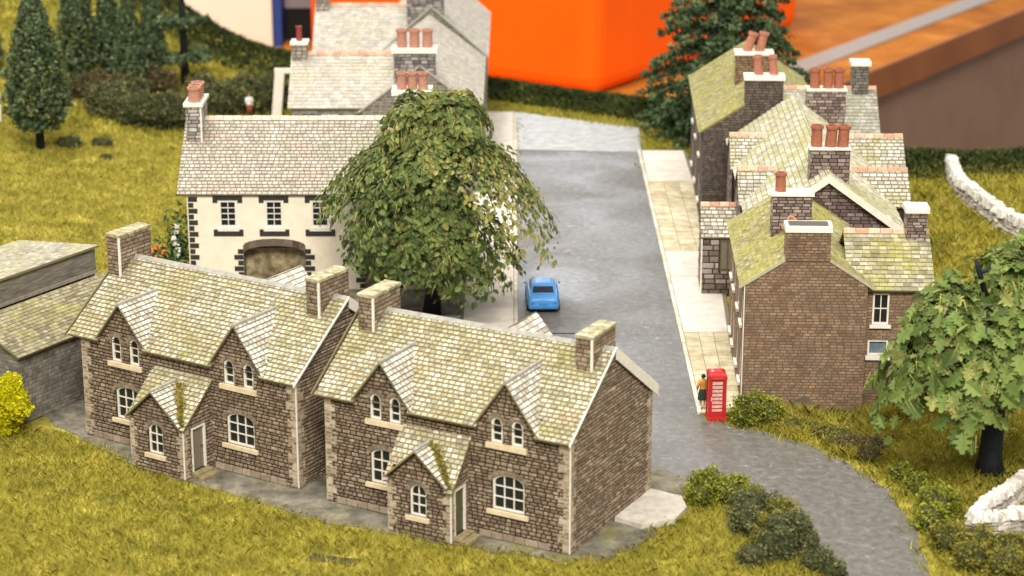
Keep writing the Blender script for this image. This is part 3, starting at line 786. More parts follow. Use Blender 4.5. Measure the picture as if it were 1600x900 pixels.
    for sgn in (1, -1):
        if sgn > 0:
            O_ = (c + hwx, -dp - 0.28, zb); U_ = (0, 1, 0); V_ = (-cs, 0, sn); p_ = [(0, 0), (0.42, 0), (L1, sl), (0, sl)]
        else:
            O_ = (c - hwx, -dp - 0.28, zb); U_ = (0, -1, 0); V_ = (cs, 0, sn); p_ = [(-0.42, 0), (0, 0), (0, sl), (-L1, sl)]
        r = slab(h, 'porch_gable_roof', O_, U_, V_, p_, M_under, 0.07, 0.05)
        clad(r, Vector(O_) + Vector(U_).cross(Vector(V_)) * 0.05, U_, V_, p_, DSLATE if sgn > 0 else SLATE, 0.22, (0.26, 0.33), 0.045, 0.055, kind='slate', names=('slate', 'slate_courses'), singles=20)
    mb = MB(); mb.tube([(c, -dp - 0.3, za + 0.12), (c, yt, za + 0.12)], [0.09, 0.09], 6); mb.build('porch_ridge', M_ridgegrey, h)
    # moss flocked into the valley right of the gable
    mp = MB()
    for k in range(1300):
        t = random.random(); x_ = c + hwx * (1 - t) * 0.98 + random.gauss(0.12, 0.16) * (0.5 + t); y_ = -dp - 0.1 + t * (yt + dp); z_ = zb + sn * (1 - 0) * 0 + 0
        zl = z1 + (zw - z1) * (y_ + dp) / dp + 0.12; zg = za + 0.06 - abs(x_ - c) * sn / cs + 0.1
        z_ = max(zl, zg)
        a = random.random() * 6.28; s_ = random.uniform(0.03, 0.09)
        mp.poly([(x_, y_, z_), (x_ + s_ * math.cos(a), y_ + s_ * math.sin(a), z_ + random.uniform(0, 0.08)), (x_ - s_ * math.sin(a), y_ + s_ * math.cos(a), z_ + random.uniform(0.02, 0.1))], random.random())
    mp.build('valley_moss', M_moss, h, kind='stuff')
    # ridge, bargeboards, gutters
    pz = zr + 0.16
    mb = MB(); mb.prism([(-ovl, D / 2 - 0.2, pz - 0.15), (-ovl, D / 2 + 0.2, pz - 0.15), (-ovl, D / 2, pz)][::-1], (L + ovl + 0.12, 0, 0)); mb.build('ridge', M_ridgegrey, h)
    tn = (zr - ze) / (D / 2)
    for side, xx in (('r', L + 0.125), ('l', -ovl - 0.185)):
        for s_ in (0, 1):
            y0, y1_ = (-0.35, D / 2) if s_ == 0 else (D + 0.35, D / 2)
            if side == 'r' and s_ == 0: hgt = 0.10
            else: hgt = 0.56 if side == 'r' else 0.14
            zA = ze - 0.35 * tn + 0.14; zB = zr + 0.15
            pts = [(xx, y0, zA - hgt), (xx, y1_, zB - hgt), (xx, y1_, zB), (xx, y0, zA)]
            if s_ == 1: pts = pts[::-1]
            mb = MB(); mb.prism(pts, (0.06, 0, 0)); mb.build('bargeboard', M_barge if side == 'r' else M_under, h)
    for cdef in chims:
        chimney(h, *cdef['box'], STONE, M_mortar, ch=0.185, wr=(0.32, 0.5), edge=(M_white, [(cdef['box'][1], cdef['box'][2])]), cap=(0.05, 0.13), capm=M_chtop, singles=26)
    return h

M_base = mat('base_stone', [(0, (0.26, 0.20, 0.14)), (1, (0.40, 0.32, 0.23))], 'obj', noise=4, amount=0.3)
M_vous = mat('voussoir_stone', [(0, (0.17, 0.135, 0.10)), (1, (0.27, 0.22, 0.16))], 'obj', noise=5, amount=0.3)
M_moss = mat('moss', [(0, (0.17, 0.15, 0.02)), (0.6, (0.30, 0.26, 0.04)), (1, (0.36, 0.26, 0.06))], 'attr', rough=1, spec=0.05, bump=0)
M_chtop = mat('mossy_chimney_top', [(0, (0.24, 0.21, 0.13)), (0.5, (0.36, 0.33, 0.19)), (1, (0.5, 0.46, 0.36))], None, 0.9, 3.0, 0.4, 0.6, 9)
COT = 'stone cottages with dormers in front'
cottage('stone cottage with dark olive porch door, its right gable wall in full view', (-8.14, -31.29), R(-28.9), 12.03, 7.8, 5.15, 7.89, 0.38,
        [dict(c=2.98, hw=1.38, za=7.0, v0=4.32, v1=5.5, win=[(2.3, 2.86), (3.28, 3.84)]), dict(c=9.1, hw=1.4, za=7.15, v0=4.38, v1=5.52, win=[(8.3, 8.86), (9.28, 9.84)])],
        (2.28, 3.75, 1.35, 3.0, 3, 3, 0.3), (8.35, 9.9, 1.35, 3.0, 3, 3, 0.36),
        dict(u0=4.1, u1=7.15, d=1.45, ze=2.5, zw=4.3, c=5.55, za=3.9, hw=1.42, win=(5.15, 5.97, 0.95, 2.4), dh=2.3),
        [dict(box=(0.02, 0.78, 2.75, 5.0, 6.4, 8.75)), dict(box=(10.85, 11.6, 2.75, 4.95, 6.4, 8.6))], M_door2, M_white, M_lightstone, COT, 'dark olive green plank door')
cottage('stone cottage with weathered brown porch door, standing next to the grey barn', (-20.3, -23.2), R(-32.3), 12.68, 7.8, 5.15, 7.89, 0.62,
        [dict(c=2.6, hw=1.4, za=6.95, v0=4.08, v1=5.36, win=[(1.85, 2.43), (2.95, 3.52)]), dict(c=9.45, hw=1.42, za=7.15, v0=4.26, v1=5.44, win=[(8.6, 9.2), (9.72, 10.3)])],
        (1.95, 3.5, 1.25, 2.9, 3, 3, 0.3), (8.65, 10.25, 1.38, 2.95, 3, 3, 0.34),
        dict(u0=4.65, u1=7.75, d=2.0, ze=2.55, zw=4.25, c=6.15, za=3.95, hw=1.45, win=(5.68, 6.55, 0.95, 2.42), dh=2.3),
        [dict(box=(-0.66, 0.1, 2.75, 5.0, 6.2, 9.1)), dict(box=(11.3, 12.0, 2.75, 5.0, 6.4, 8.85))], M_door1, M_frame, M_lightstone, COT, 'weathered grey brown plank door')

# back outshot roofs that peep over the cottage ridges
def outshot(origin, rot, u, label):
    o = empty('slate_roofed_outhouse', (origin[0], origin[1], 0), rot); tag(o, label, 'outhouse', 'outhouses behind the cottages')
    block(o, u, u + 3.0, 7.95, 11.6, 4.2, 6.0, 'y', M_mortar, M_under, STONE_P, dict(m=DSLATE, ch=0.26, w=(0.38, 0.46), p=0.05, g=0.03), ov=(0.2, 0.0, 0.15), wclad=('right', 'left'))
outshot((-8.14, -31.29), R(-28.9), 2.6, 'slate roofed outhouse behind the cottage with the olive door')
outshot((-20.3, -23.2), R(-32.3), 2.5, 'slate roofed outhouse behind the cottage with the brown door')

# ------------------------------------------------------------------ white rendered house
def white_house():
    h = empty('white_house', (-18.55, -0.2, 0), 0); tag(h, 'cream rendered house with black quoins and a wide arched entrance', 'house')
    L, D, ze, zr = 14.6, 9.4, 5.75, 9.0
    F = ((0, 0, 0), (1, 0, 0), (0, 0, 1))
    X = lambda x: x + 18.55
    wins = [(X(-16.8), X(-15.78)), (X(-14.16), X(-13.14)), (X(-11.52), X(-10.5)), (X(-8.88), X(-7.86)), (X(-6.6), X(-5.6))]
    hol = [(a, b, 3.72, 5.32) for a, b in wins]
    arch = (X(-15.5), X(-11.9), 0.0, 3.05); door2 = (X(-8.5), X(-6.6), 0.0, 2.85)
    walls, roofs, pitch = block(h, 0, L, 0, D, ze, zr, 'x', M_render, M_under, None, dict(m=WSLATE, ch=0.26, w=(0.28, 0.36), p=0.05, g=0.055), ov=(0.2, 0.6, 0.3),
                                holes={'front': hol + [arch, door2]}, roof_single=280, ridge=M_peach, rskip=())
    for (a, b) in wins:
        window(h, *F, a, b, 3.72, 5.32, 2, 4, M_white, M_glass, fr=0.11, recess=0.02)
        # black painted lintel and sill with turned ends
        m = MB(); rbox(m, *F, a - 0.34, b + 0.34, 5.36, 5.62, -0.02, 0.05); rbox(m, *F, a - 0.34, a - 0.06, 5.2, 5.359, -0.02, 0.05); rbox(m, *F, b + 0.06, b + 0.34, 5.2, 5.359, -0.02, 0.05)
        m.build('lintel', M_black, h)
        m = MB(); rbox(m, *F, a - 0.34, b + 0.34, 3.22, 3.5, -0.02, 0.06); rbox(m, *F, a - 0.34, a - 0.12, 3.501, 3.6, -0.02, 0.06); rbox(m, *F, b + 0.12, b + 0.34, 3.501, 3.6, -0.02, 0.06)
        m.build('sill', M_black, h)
        bar(h, 'sill_top', *F, a - 0.1, b + 0.1, 3.501, 3.715, -0.05, 0.05, M_white)
    def qrow(u, sg, z0, z1, k0=0):
        z = z0; k = k0
        while z < z1 - 0.2:
            ln = 0.52 if k % 2 else 0.3
            a, b = (u, u + ln) if sg > 0 else (u - ln, u)
            bar(h, 'quoin', *F, a, b, z + 0.03, z + 0.30, -0.02, 0.035, M_black); z += 0.345; k += 1
    qrow(0.0, 1, 0.05, 5.5); qrow(L, -1, 0.05, 5.5); qrow(arch[0], -1, 0.05, 2.4); qrow(arch[1], 1, 0.05, 2.4); qrow(door2[0], -1, 0.05, 2.5); qrow(door2[1], 1, 0.05, 2.5)
    for z in np.arange(0.05, 5.4, 0.69):
        for xx, U, o_ in ((L, (0, 1, 0), 0.0), (0, (0, -1, 0), None)):
            O = (xx, 0, 0) if o_ is not None else (0, 0.45, 0)
            bar(h, 'quoin', O, U, (0, 0, 1), 0.0, 0.45, z + 0.03, z + 0.31, -0.02, 0.035, M_black)
    bar(h, 'card_edge', *F, -0.06, 0.0, 0.05, 5.5, -0.05, 0.05, M_white)
    # arched carriage entrance: spandrels, dark keystones, recessed plank screen
    (a, b, _, t) = arch; n = 10; c = (a + b) / 2; hw = (b - a) / 2
    top = [(c + hw * math.cos(math.pi * (0.0 + k / n)), 2.62 + 0.43 * math.sin(math.pi * k / n)) for k in range(n + 1)]
    for side in (0, 1):
        m = MB(); pts = top[:n // 2 + 1] if side == 0 else top[n // 2:]; cor = (b, t) if side == 0 else (a, t)
        for k in range(len(pts) - 1):
            tri = [pts[k], pts[k + 1], cor]
            if abs(area2(tri)) < 1e-4: continue
            m.prism([(p[0], -0.002, p[1]) for p in tri][::-1], (0, 0.16, 0))
        m.build('arch_spandrel', M_render, h)
    for k in range(n):
        g = lambda p, e: (c + (p[0] - c) * (1 - e * 0.05), -0.05, p[1] - e)
        m = MB(); q = [g(top[k], 0.0), g(top[k + 1], 0.0), g(top[k + 1], 0.42), g(top[k], 0.42)]; m.prism(q, (0, 0.3, 0)); m.build('arch_block', M_archb, h)
    sc = MB(); 
    m = MB(); m.box(a, b, 0.76, 0.9, 0.0, 3.0); m.build('archway_back_wall', M_gate, h)
    m = MB(); m.box(a + 0.45, b, 0.66, 0.759, 2.18, 2.3); m.build('archway_beam', M_step, h)
    for s_, xx in ((1, a - 0.0), (-1, b + 0.0)):
        m = MB(); m.box(min(xx, xx + 0.02 * s_) - 0.01, max(xx, xx + 0.02 * s_) + 0.01, 0.16, 0.75, 0, 3.05); m.build('arch_reveal', M_archb, h)
    m = MB(); m.box(a, b, 0.16, 0.75, 3.0, 3.08); m.build('arch_soffit', M_archb, h)
    m = MB(); m.box(door2[0], door2[1], 0.17, 0.25, 0, 2.85); m.build('door', M_door1, h)
    # chimneys
    chimney(h, -0.35, 0.5, 3.1, 5.6, 7.3, 10.1, WST, M_mortar, 0.22, (0.4, 0.6), cap=(0.14, 0.2), capm=M_white, pots=[(0.08, 3.6, (0, 0)), (0.08, 4.35, (0.03, 0)), (0.08, 5.1, (0, 0.03))], potm=M_pink, pot_r=0.36, pot_h=0.85, edge=(M_white, [(0.5, 3.1)]))
    chimney(h, 11.7, 13.7, 4.1, 5.5, 7.9, 10.55, WST, M_mortar, 0.22, (0.4, 0.6), cap=(0.18, 0.28), capm=M_white, pots=[(12.1, 4.6, (0, 0)), (12.72, 4.6, (0, 0)), (13.35, 4.6, (0, 0))], potm=M_pink, pot_r=0.29, pot_h=1.0)
    return h
def empty_part(parent, name):
    o = empty(name); o.parent = parent; return o
M_gate = mat('archway_rubble', [(0, (0.13, 0.105, 0.055)), (0.5, (0.23, 0.185, 0.10)), (1, (0.34, 0.28, 0.17))], None, 0.9, 2.2, 0.4, 0.6, 5)
M_archb = mat('arch_brown', [(0, (0.07, 0.05, 0.04)), (1, (0.20, 0.15, 0.11))], 'obj', noise=5, amount=0.3)
WST = pair('white_house_stone', [(0, (0.20, 0.18, 0.16)), (0.5, (0.36, 0.33, 0.29)), (1, (0.52, 0.48, 0.43))], noise=5, amount=0.3)
M_pink = plain('pink_terracotta', (0.42, 0.20, 0.14), 0.8, 0.25, 6)
white_house()

# ------------------------------------------------------------------ terrace on the far side of the road
def wins_on(h, O, U, spec, mf=None, **kw):
    for (a, b, c, d, cols, rows) in spec:
        window(h, O, U, (0, 0, 1), a, b, c, d, cols, rows, mf or M_white, M_glass, sill=0.12, msill=M_white, recess=0.02, pane_parts=False, silldrop=0.16, **kw)

TSL_P = dict(m=TSLATE, ch=0.27, w=(0.34, 0.42), p=0.05, g=0.06)
MSL_P = dict(m=MSLATE, ch=0.24, w=(0.34, 0.42), p=0.03, g=0.02)
GSL_P = dict(m=GSLATE, ch=0.3, w=(0.4, 0.5), p=0.035, g=0.025)
M_brickm = plain('brick_mortar', (0.12, 0.09, 0.068), 0.95)
def terrace_a():
    h = empty('brick_house', (11.3, -20.0, 0), R(-2.2)); tag(h, 'brown brick house with mossy roof and white capped gable chimney behind the phone box', 'house', 'brick terrace along the road')
    fw = [(1.2, 2.1, 1.0, 2.7, 2, 2), (3.3, 4.2, 1.0, 2.7, 2, 2), (6.4, 7.3, 1.0, 2.7, 2, 2), (9.0, 9.9, 1.0, 2.7, 2, 2), (1.2, 2.1, 4.0, 5.6, 2, 2), (3.3, 4.2, 4.0, 5.6, 2, 2), (6.4, 7.3, 4.0, 5.6, 2, 2), (9.0, 9.9, 4.0, 5.6, 2, 2)]
    block(h, 0, 5.9, 0, 11.3, 6.5, 8.42, 'y', M_brickm, M_mossu, BRICK_P, MSL_P, ov=(0.28, 0.015, 0.05), holes={'left': [(a, b, c, d) for a, b, c, d, _, _ in fw]}, wall_names=('brick', 'brickwork'))
    wins_on(h, (0, 11.3, 0), (0, -1, 0), fw)
    wsp = [(0.35, 1.15, 4.35, 5.95, 2, 2)]; low = (0.2, 1.2, 2.75, 3.55, 1, 1)
    block(h, 5.9, 9.1, 0.55, 6.4, 6.25, 8.2, 'x', M_brickm, M_mossu, BRICK_P, dict(m=MTSLATE, ch=0.26, w=(0.36, 0.44), p=0.045, g=0.025), ov=(0.28, 0.9, 0.12), holes={'front': [w[:4] for w in wsp] + [low[:4]]}, skip=('left',),
          wall_names=('brick', 'brickwork'), ridge=M_terra2)
    wins_on(h, (5.9, 0.55, 0), (1, 0, 0), wsp)
    window(h, (5.9, 0.55, 0), (1, 0, 0), (0, 0, 1), *low, M_frame, M_bluegl, sill=0.1, msill=M_frame, recess=0.02)
    chimney(h, 1.9, 4.0, -0.035, 0.95, 7.7, 9.15, BRICK, M_brickm, 0.15, (0.32, 0.38), cap=(0.08, 0.3), capm=M_white, captop=M_flaunch, names=('brick', 'brickwork'))
    chimney(h, 1.55, 3.5, 4.4, 5.4, 7.5, 9.75, CBRICK, M_mortar, 0.165, (0.4, 0.46), cap=(0.1, 0.14), capm=M_frame, pots=[(1.95, 4.9, (0, 0))], potm=M_terra, pot_r=0.27, pot_h=0.95, names=('brick', 'brickwork'))
    chimney(h, 8.05, 9.0, 2.95, 3.95, 7.4, 9.35, CBRICK, M_mortar, 0.165, (0.4, 0.46), cap=(0.12, 0.26), capm=M_white, names=('brick', 'brickwork'))
    p = MB(); p.lathe((0, 0, 0), [(0.3, 0), (0.27, 0.5), (0.3, 0.62), (0.2, 0.62), (0.05, 0.3)], 12); o = p.build('fallen_chimney_pot', M_pink, h); o.location = (2.2, 3.6, 8.35); o.rotation_euler = (0.5, 0.5, 0)
    pr_ = [(1.9 + 0.25 * k, 0.25 + 0.55 * math.exp(-((k - 4.5) / 2.2) ** 2) + random.uniform(-0.08, 0.08)) for k in range(17)]
    m = MB(); m.prism([(1.9, -0.05, -0.02), (5.9, -0.05, -0.02)] + [(x_, -0.05, z_) for x_, z_ in pr_[::-1]], (0, 0.03, 0)); m.build('damp_plinth', M_plinth, h)
    m = MB(); m.box(-0.06, -0.015, -0.06, -0.015, 0, 6.4); m.build('card_edge', M_frame, h)
    bar(h, 'verge', (0, -0.12, 6.5), (0.838, 0, 0.545), (0, 1, 0), -0.33, 2.24, 0.06, 0.1, -0.03, 0.12, M_verge)
    bar(h, 'verge', (5.9, -0.12, 6.5), (-0.838, 0, 0.545), (0, -1, 0), -0.33, 2.24, -0.1, -0.06, -0.03, 0.12, M_verge)
M_verge = plain('verge_strip', (0.42, 0.38, 0.25), 0.9)
M_plinth = mat('damp_plinth', [(0, (0.10, 0.085, 0.07)), (1, (0.17, 0.14, 0.11))], None, 0.9, 0.8, 0.3)
M_mossu = plain('moss_underlay', (0.20, 0.19, 0.07), 0.95)
M_flaunch = plain('sooty_top', (0.10, 0.09, 0.075), 0.95)
MTSLATE = pair('mossy_wing_slate', [(0, (0.17, 0.155, 0.10)), (0.5, (0.30, 0.275, 0.19)), (1, (0.46, 0.43, 0.33))], noise=5, amount=0.35, bump=0.3, moss=(0.34, 0.31, 0.06), moss_scale=0.5, moss_cut=(0.46, 0.66))
terrace_a()

def barge(h, x0, x1, y, ze, zr, m, wdt=0.4, e=0.35):
    c = (x0 + x1) / 2; t = (zr - ze) / (c - x0)
    for s in (-1, 1):
        xe = x0 - e if s < 0 else x1 + e
        pts = [(xe, y, ze - e * t + 0.12 - wdt), (c, y, zr + 0.14 - wdt), (c, y, zr + 0.14), (xe, y, ze - e * t + 0.12)]
        mb = MB(); mb.prism(pts if s < 0 else pts[::-1], (0, -0.09, 0) if s < 0 else (0, -0.09, 0)); mb.build('bargeboard', m, h)

def terrace_b():
    h = empty('brick_house', (12.75, -8.5, 0), R(-2.2)); tag(h, 'middle brick house with white bargeboards, cross gables and a three pot chimney', 'house', 'brick terrace along the road')
    fw = [(1.5, 2.5, 1.0, 2.7, 2, 2), (9.0, 9.9, 1.0, 2.7, 2, 2), (14.0, 15, 1.0, 2.7, 2, 2), (17.5, 18.4, 1.0, 2.7, 2, 2)]
    block(h, 0, 8.1, 0, 20.2, 6.05, 8.95, 'y', M_mortar, M_under, dict(m=DCB, ch=0.2, w=(0.42, 0.55), p=0.035, g=0.03), dict(m=RIBS, ch=0.34, w=(0.34, 0.42), p=0.06, g=0.05), ov=(0.2, 0.3, 0.0),
          holes={'left': [(a, b, c, d) for a, b, c, d, _, _ in fw]}, wall_names=('brick', 'brickwork'))
    wins_on(h, (0, 20.2, 0), (0, -1, 0), fw)
    barge(h, 0, 8.1, -0.3, 6.05, 8.95, M_barge, 0.42, 0.2)
    for (y0, y1, x1) in ((5.0, 9.0, 9.1), (13.1, 17.1, 9.9)):
        block(h, -0.2, x1, y0, y1, 6.0, 7.5, 'x', M_mortar, M_under, dict(m=DCB, ch=0.2, w=(0.42, 0.55), p=0.035, g=0.03), TSL_P, ov=(0.2, 0.12, 0.12), wclad=('left', 'right'), ridge=M_terra2)
    chimney(h, 3.15, 5.25, 1.1, 2.1, 7.6, 10.1, CBRICK, M_mortar, 0.2, (0.4, 0.5), cap=(0.07, 0.1), capm=M_barge, pots=[(3.5, 1.6, (0, 0)), (4.25, 1.6, (0.04, 0.05)), (4.9, 1.6, (0, 0.05))], potm=M_terra, pot_r=0.31, pot_h=1.15, names=('brick', 'brickwork'))
    chimney(h, 4.5, 6.8, 17.4, 18.5, 7.0, 9.75, CBRICK, M_mortar, 0.2, (0.4, 0.5), cap=(0.07, 0.12), capm=M_barge, pots=[(4.95, 17.9, (0, 0)), (5.75, 17.9, (0, 0)), (6.4, 17.9, (0, 0))], potm=M_terra, pot_r=0.3, pot_h=1.2, names=('brick', 'brickwork'))
    # stone porch at the pavement
    block(h, -2.15, -0.05, 7.1, 10.3, 3.5, 4.9, 'x', M_mortar, M_under, STONE2_P, TSL_P, ov=(0.15, 0.1, 0.0), ridge=M_terra2, skip=('right',), roof_single=40)
    m = MB(); m.box(-1.15, -0.3, 7.0, 7.06, 1.5, 3.35); d = m.build('door', M_door2, h)
    for k in range(2):
        m = MB(); m.box(-1.07 + 0.4 * k, -0.75 + 0.4 * k, 6.97, 6.999, 1.62, 3.2); m.build('door_panel', M_door1, d)
    m = MB(); m.box(-1.22, -1.151, 6.98, 7.06, 1.45, 3.4); m.build('door_frame', M_mortar, d)
    bar(h, 'card_edge', (-2.15, 7.1, 0), (1, 0, 0), (0, 0, 1), -0.08, 0.0, 0, 3.5, -0.05, 0.05, M_white)
DCB = pair('gable_brick', [(0, (0.10, 0.07, 0.065)), (0.5, (0.17, 0.12, 0.11)), (1, (0.30, 0.24, 0.21))], noise=5, amount=0.3, rough=0.9)
RIBS = pair('ribbed_slate', [(0, (0.34, 0.33, 0.22)), (0.5, (0.47, 0.45, 0.34)), (1, (0.60, 0.58, 0.5))], noise=4, amount=0.3, bump=0.3, moss=(0.38, 0.36, 0.14), moss_scale=0.4, moss_cut=(0.45, 0.65), second=((0.5, 0.33, 0.13), 0.4, 0.68, 0.8))
STONE2 = pair('porch_stone', [(0, (0.11, 0.085, 0.065)), (0.5, (0.25, 0.20, 0.155)), (1, (0.40, 0.34, 0.28))], noise=5, amount=0.3)
STONE2_P = dict(m=STONE2, ch=0.34, w=(0.4, 0.75), p=0.06, g=0.05, j=0.2)
terrace_b()

def terrace_c():
    h = empty('brick_house', (11.95, 12.0, 0), R(-2.2)); tag(h, 'farthest brick house with a dark windowless gable and mossy roof below the fir tree', 'house', 'brick terrace along the road')
    fw = [(2.5, 3.5, 1.0, 2.7, 2, 2), (7, 8, 1.0, 2.7, 2, 2), (12, 13, 1.0, 2.7, 2, 2), (2.5, 3.5, 4, 5.6, 2, 2), (7, 8, 4, 5.6, 2, 2), (12, 13, 4, 5.6, 2, 2)]
    block(h, 0, 7.4, 0, 16.8, 6.5, 8.9, 'y', M_mortar, M_mossu, dict(m=DBRICK, ch=0.165, w=(0.4, 0.46), p=0.012, g=0.02), MSL_P, ov=(0.3, 0.015, 0.1), holes={'left': [(a, b, c, d) for a, b, c, d, _, _ in fw]}, wall_names=('brick', 'brickwork'))
    wins_on(h, (0, 16.8, 0), (0, -1, 0), fw)
    block(h, 7.4, 11.1, 1.6, 7.6, 6.0, 8.25, 'x', M_mortar, M_under, dict(m=DBRICK, ch=0.165, w=(0.4, 0.46), p=0.012, g=0.02), dict(m=GSL2, ch=0.28, w=(0.36, 0.44), p=0.04, g=0.025), ov=(0.25, 3.0, 0.1), skip=('left',), wall_names=('brick', 'brickwork'), ridge=M_terra2)
    chimney(h, 2.55, 4.85, -0.035, 0.9, 7.2, 9.75, DBRICK, M_mortar, 0.165, (0.4, 0.46), cap=(0.12, 0.28), capm=M_white, pots=[(3.35, 0.45, (0, -0.1)), (4.3, 0.45, (0, -0.12))], potm=M_pot3, pot_r=0.27, pot_h=1.2, names=('brick', 'brickwork'))
    chimney(h, 2.3, 4.6, 6.0, 7.0, 7.6, 10.1, BRICK, M_mortar, 0.165, (0.4, 0.46), cap=(0.12, 0.22), capm=M_white, pots=[(3.0, 6.5, (0, 0.35)), (3.8, 6.5, (0, 0.25))], potm=M_pot3, pot_r=0.3, pot_h=1.25, names=('brick', 'brickwork'))
    chimney(h, 9.6, 10.6, 4.1, 5.1, 7.4, 9.85, GRUBBLE, M_mortar, 0.2, (0.4, 0.5), cap=(0.14, 0.26), capm=M_white)
GSL2 = pair('lichen_slate', [(0, (0.24, 0.23, 0.18)), (0.5, (0.32, 0.31, 0.26)), (1, (0.40, 0.385, 0.34))], noise=5, amount=0.35, bump=0.3, moss=(0.30, 0.29, 0.15), moss_scale=0.5, moss_cut=(0.5, 0.7))
M_pot3 = plain('red_terracotta', (0.40, 0.16, 0.10), 0.75, 0.25, 6)
terrace_c()

# ------------------------------------------------------------------ grey roofed houses behind the white house
def back_house(label, y, wide, zr, pots, top):
    h = empty('grey_roofed_house', (-10.0, y, 0), 0); tag(h, label, 'house', 'grey roofed houses behind the white house')
    block(h, 0, 7.8 + wide, 0, 18.3, 5.7, zr, 'y', M_renderg, M_greyu, dict(m=GRUBBLE, ch=0.22, w=(0.4, 0.6), p=0.03, g=0.03), GSL_P, ov=(0.25, 0.12, 0.0), wclad=('front',))
    spec = [(2.0, 3.1, 4.4, 5.4, 2, 1)]
    block(h, -4.7, 0, 0.25, 7.3, 5.95, 8.75, 'x', M_renderg, M_greyu, dict(m=GRUBBLE, ch=0.22, w=(0.4, 0.6), p=0.03, g=0.03), GSL_P, ov=(0.25, 0.25, 3.6), holes={'front': [s[:4] for s in spec]}, wclad=('front', 'left'), skip=('right',), ridge=M_terra2, rskip=(1,))
    wins_on(h, (-4.7, 0.25, 0), (1, 0, 0), spec)
    chimney(h, 2.2, 4.9, 0.1, 1.3, 7.4, top, WST2, M_mortar, 0.24, (0.4, 0.6), cap=(0.16, 0.3), capm=M_white, pots=[(p, 0.7, (0, 0)) for p in pots], potm=M_pink, pot_r=0.34, pot_h=1.2)
    chimney(h, -4.85, -3.9, 3.2, 4.4, 6.9, 9.5, PALESTONE, M_mortar, 0.24, (0.35, 0.5), cap=(0.12, 0.18), capm=M_white, pots=[(-4.4, 3.8, (0, 0))], potm=M_redpot, pot_r=0.2, pot_h=1.0)
    return h
M_greyu = plain('grey_underlay', (0.33, 0.31, 0.25), 0.9)
M_renderg = plain('grey_render', (0.36, 0.33, 0.28), 0.9, 0.3)
M_redpot = plain('dark_red_pot', (0.25, 0.04, 0.03), 0.6)
WST2 = pair('dark_flint', [(0, (0.13, 0.12, 0.13)), (0.5, (0.22, 0.20, 0.20)), (1, (0.40, 0.36, 0.32))], noise=5, amount=0.3)
back_house('grey roofed house just behind the white house, with three clear chimney pots', 21.2, 0.0, 8.7, (2.7, 3.55, 4.4), 9.55)
back_house('pale grey roofed house at the top edge, second behind the white house', 39.9, 0.2, 9.3, (), 10.0)

# ------------------------------------------------------------------ barn and open shed left of the cottages
def barn():
    h = empty('barn', (-20.3, -23.2, 0), R(-32.3)); tag(h, 'grey stone barn with a mossy brown tiled roof beside the left cottage', 'barn')
    block(h, -9.0, -3.55, -0.8, 9.2, 3.55, 4.75, 'y', M_barnw, M_barnu, dict(m=GRUBBLE, ch=0.2, w=(0.25, 0.5), p=0.02, g=0.02, j=0.2), dict(m=BTILE, ch=0.22, w=(0.26, 0.32), p=0.03, g=0.015), ov=(0.3, 0.2, 0.2), slate=('tile', 'tile_courses'))
    return h
M_barnw = plain('barn_mortar', (0.13, 0.12, 0.10), 0.95)
M_barnu = plain('barn_underlay', (0.15, 0.13, 0.07), 0.95)
barn()
def shed():
    h = empty('open_shed', (-20.3, -23.2, 0), R(-32.3)); tag(h, 'open fronted shed with pale slate lean-to roof behind the mossy barn', 'shed')
    x0, x1, y0, y1 = -15.5, -10.0, 3.0, 11.6
    # posts, back and side walls, fascia above a dark opening, lean-to roof falling away from the opening
    for yy in (y0, (y0 + y1) / 2, y1 - 0.3):
        m = MB(); m.box(x1 - 0.3, x1, yy, yy + 0.3, 0, 3.6); m.build('post', M_shedw, h)
    m = MB(); m.box(x1 - 0.12, x1 + 0.05, y0 - 0.05, y1 + 0.05, 3.62, 4.75); m.build('fascia', M_shedw, h)
    m = MB(); m.box(x1 - 0.05, x1 + 0.14, y0 - 0.1, y1 + 0.1, 3.42, 3.6); m.build('lintel_beam', M_shedw2, h)
    m = MB(); m.box(x0, x0 + 0.2, y0, y1, 0, 4.2); m.build('wall', M_shedw, h)
    for yy in (y0, y1 - 0.2):
        m = MB(); m.box(x0 + 0.21, x1 - 0.31, yy, yy + 0.2, 0, 4.1); m.build('wall', M_shedw, h)
    O = Vector((x0 - 0.25, y1 + 0.2, 4.3)); E = Vector((x1 + 0.2, y1 + 0.2, 4.95)); V = (E - O).normalized(); U = Vector((0, -1, 0)); w = (E - O).length; ln = y1 - y0 + 0.4
    pl = [(0, 0), (ln, 0), (ln, w), (0, w)]
    r = slab(h, 'roof', O, U, V, pl, M_under, 0.12)
    clad(r, O, U, V, pl, SHEDS, 0.3, (0.36, 0.46), 0.03, 0.02, kind='slate', names=('slate', 'slate_courses'))
SHEDS = pair('shed_slate', [(0, (0.24, 0.22, 0.17)), (0.5, (0.32, 0.295, 0.235)), (1, (0.42, 0.40, 0.33))], noise=4, amount=0.35, moss=(0.40, 0.38, 0.19), moss_scale=0.4, moss_cut=(0.45, 0.7))
M_shedw = mat('shed_boards', [(0, (0.13, 0.115, 0.09)), (1, (0.24, 0.215, 0.175))], None, 0.9, 2.0, 0.3, 0.4, stretch=(0.6, 0.6, 6))
M_shedw2 = plain('shed_beam', (0.30, 0.26, 0.20), 0.9, 0.3)
shed()
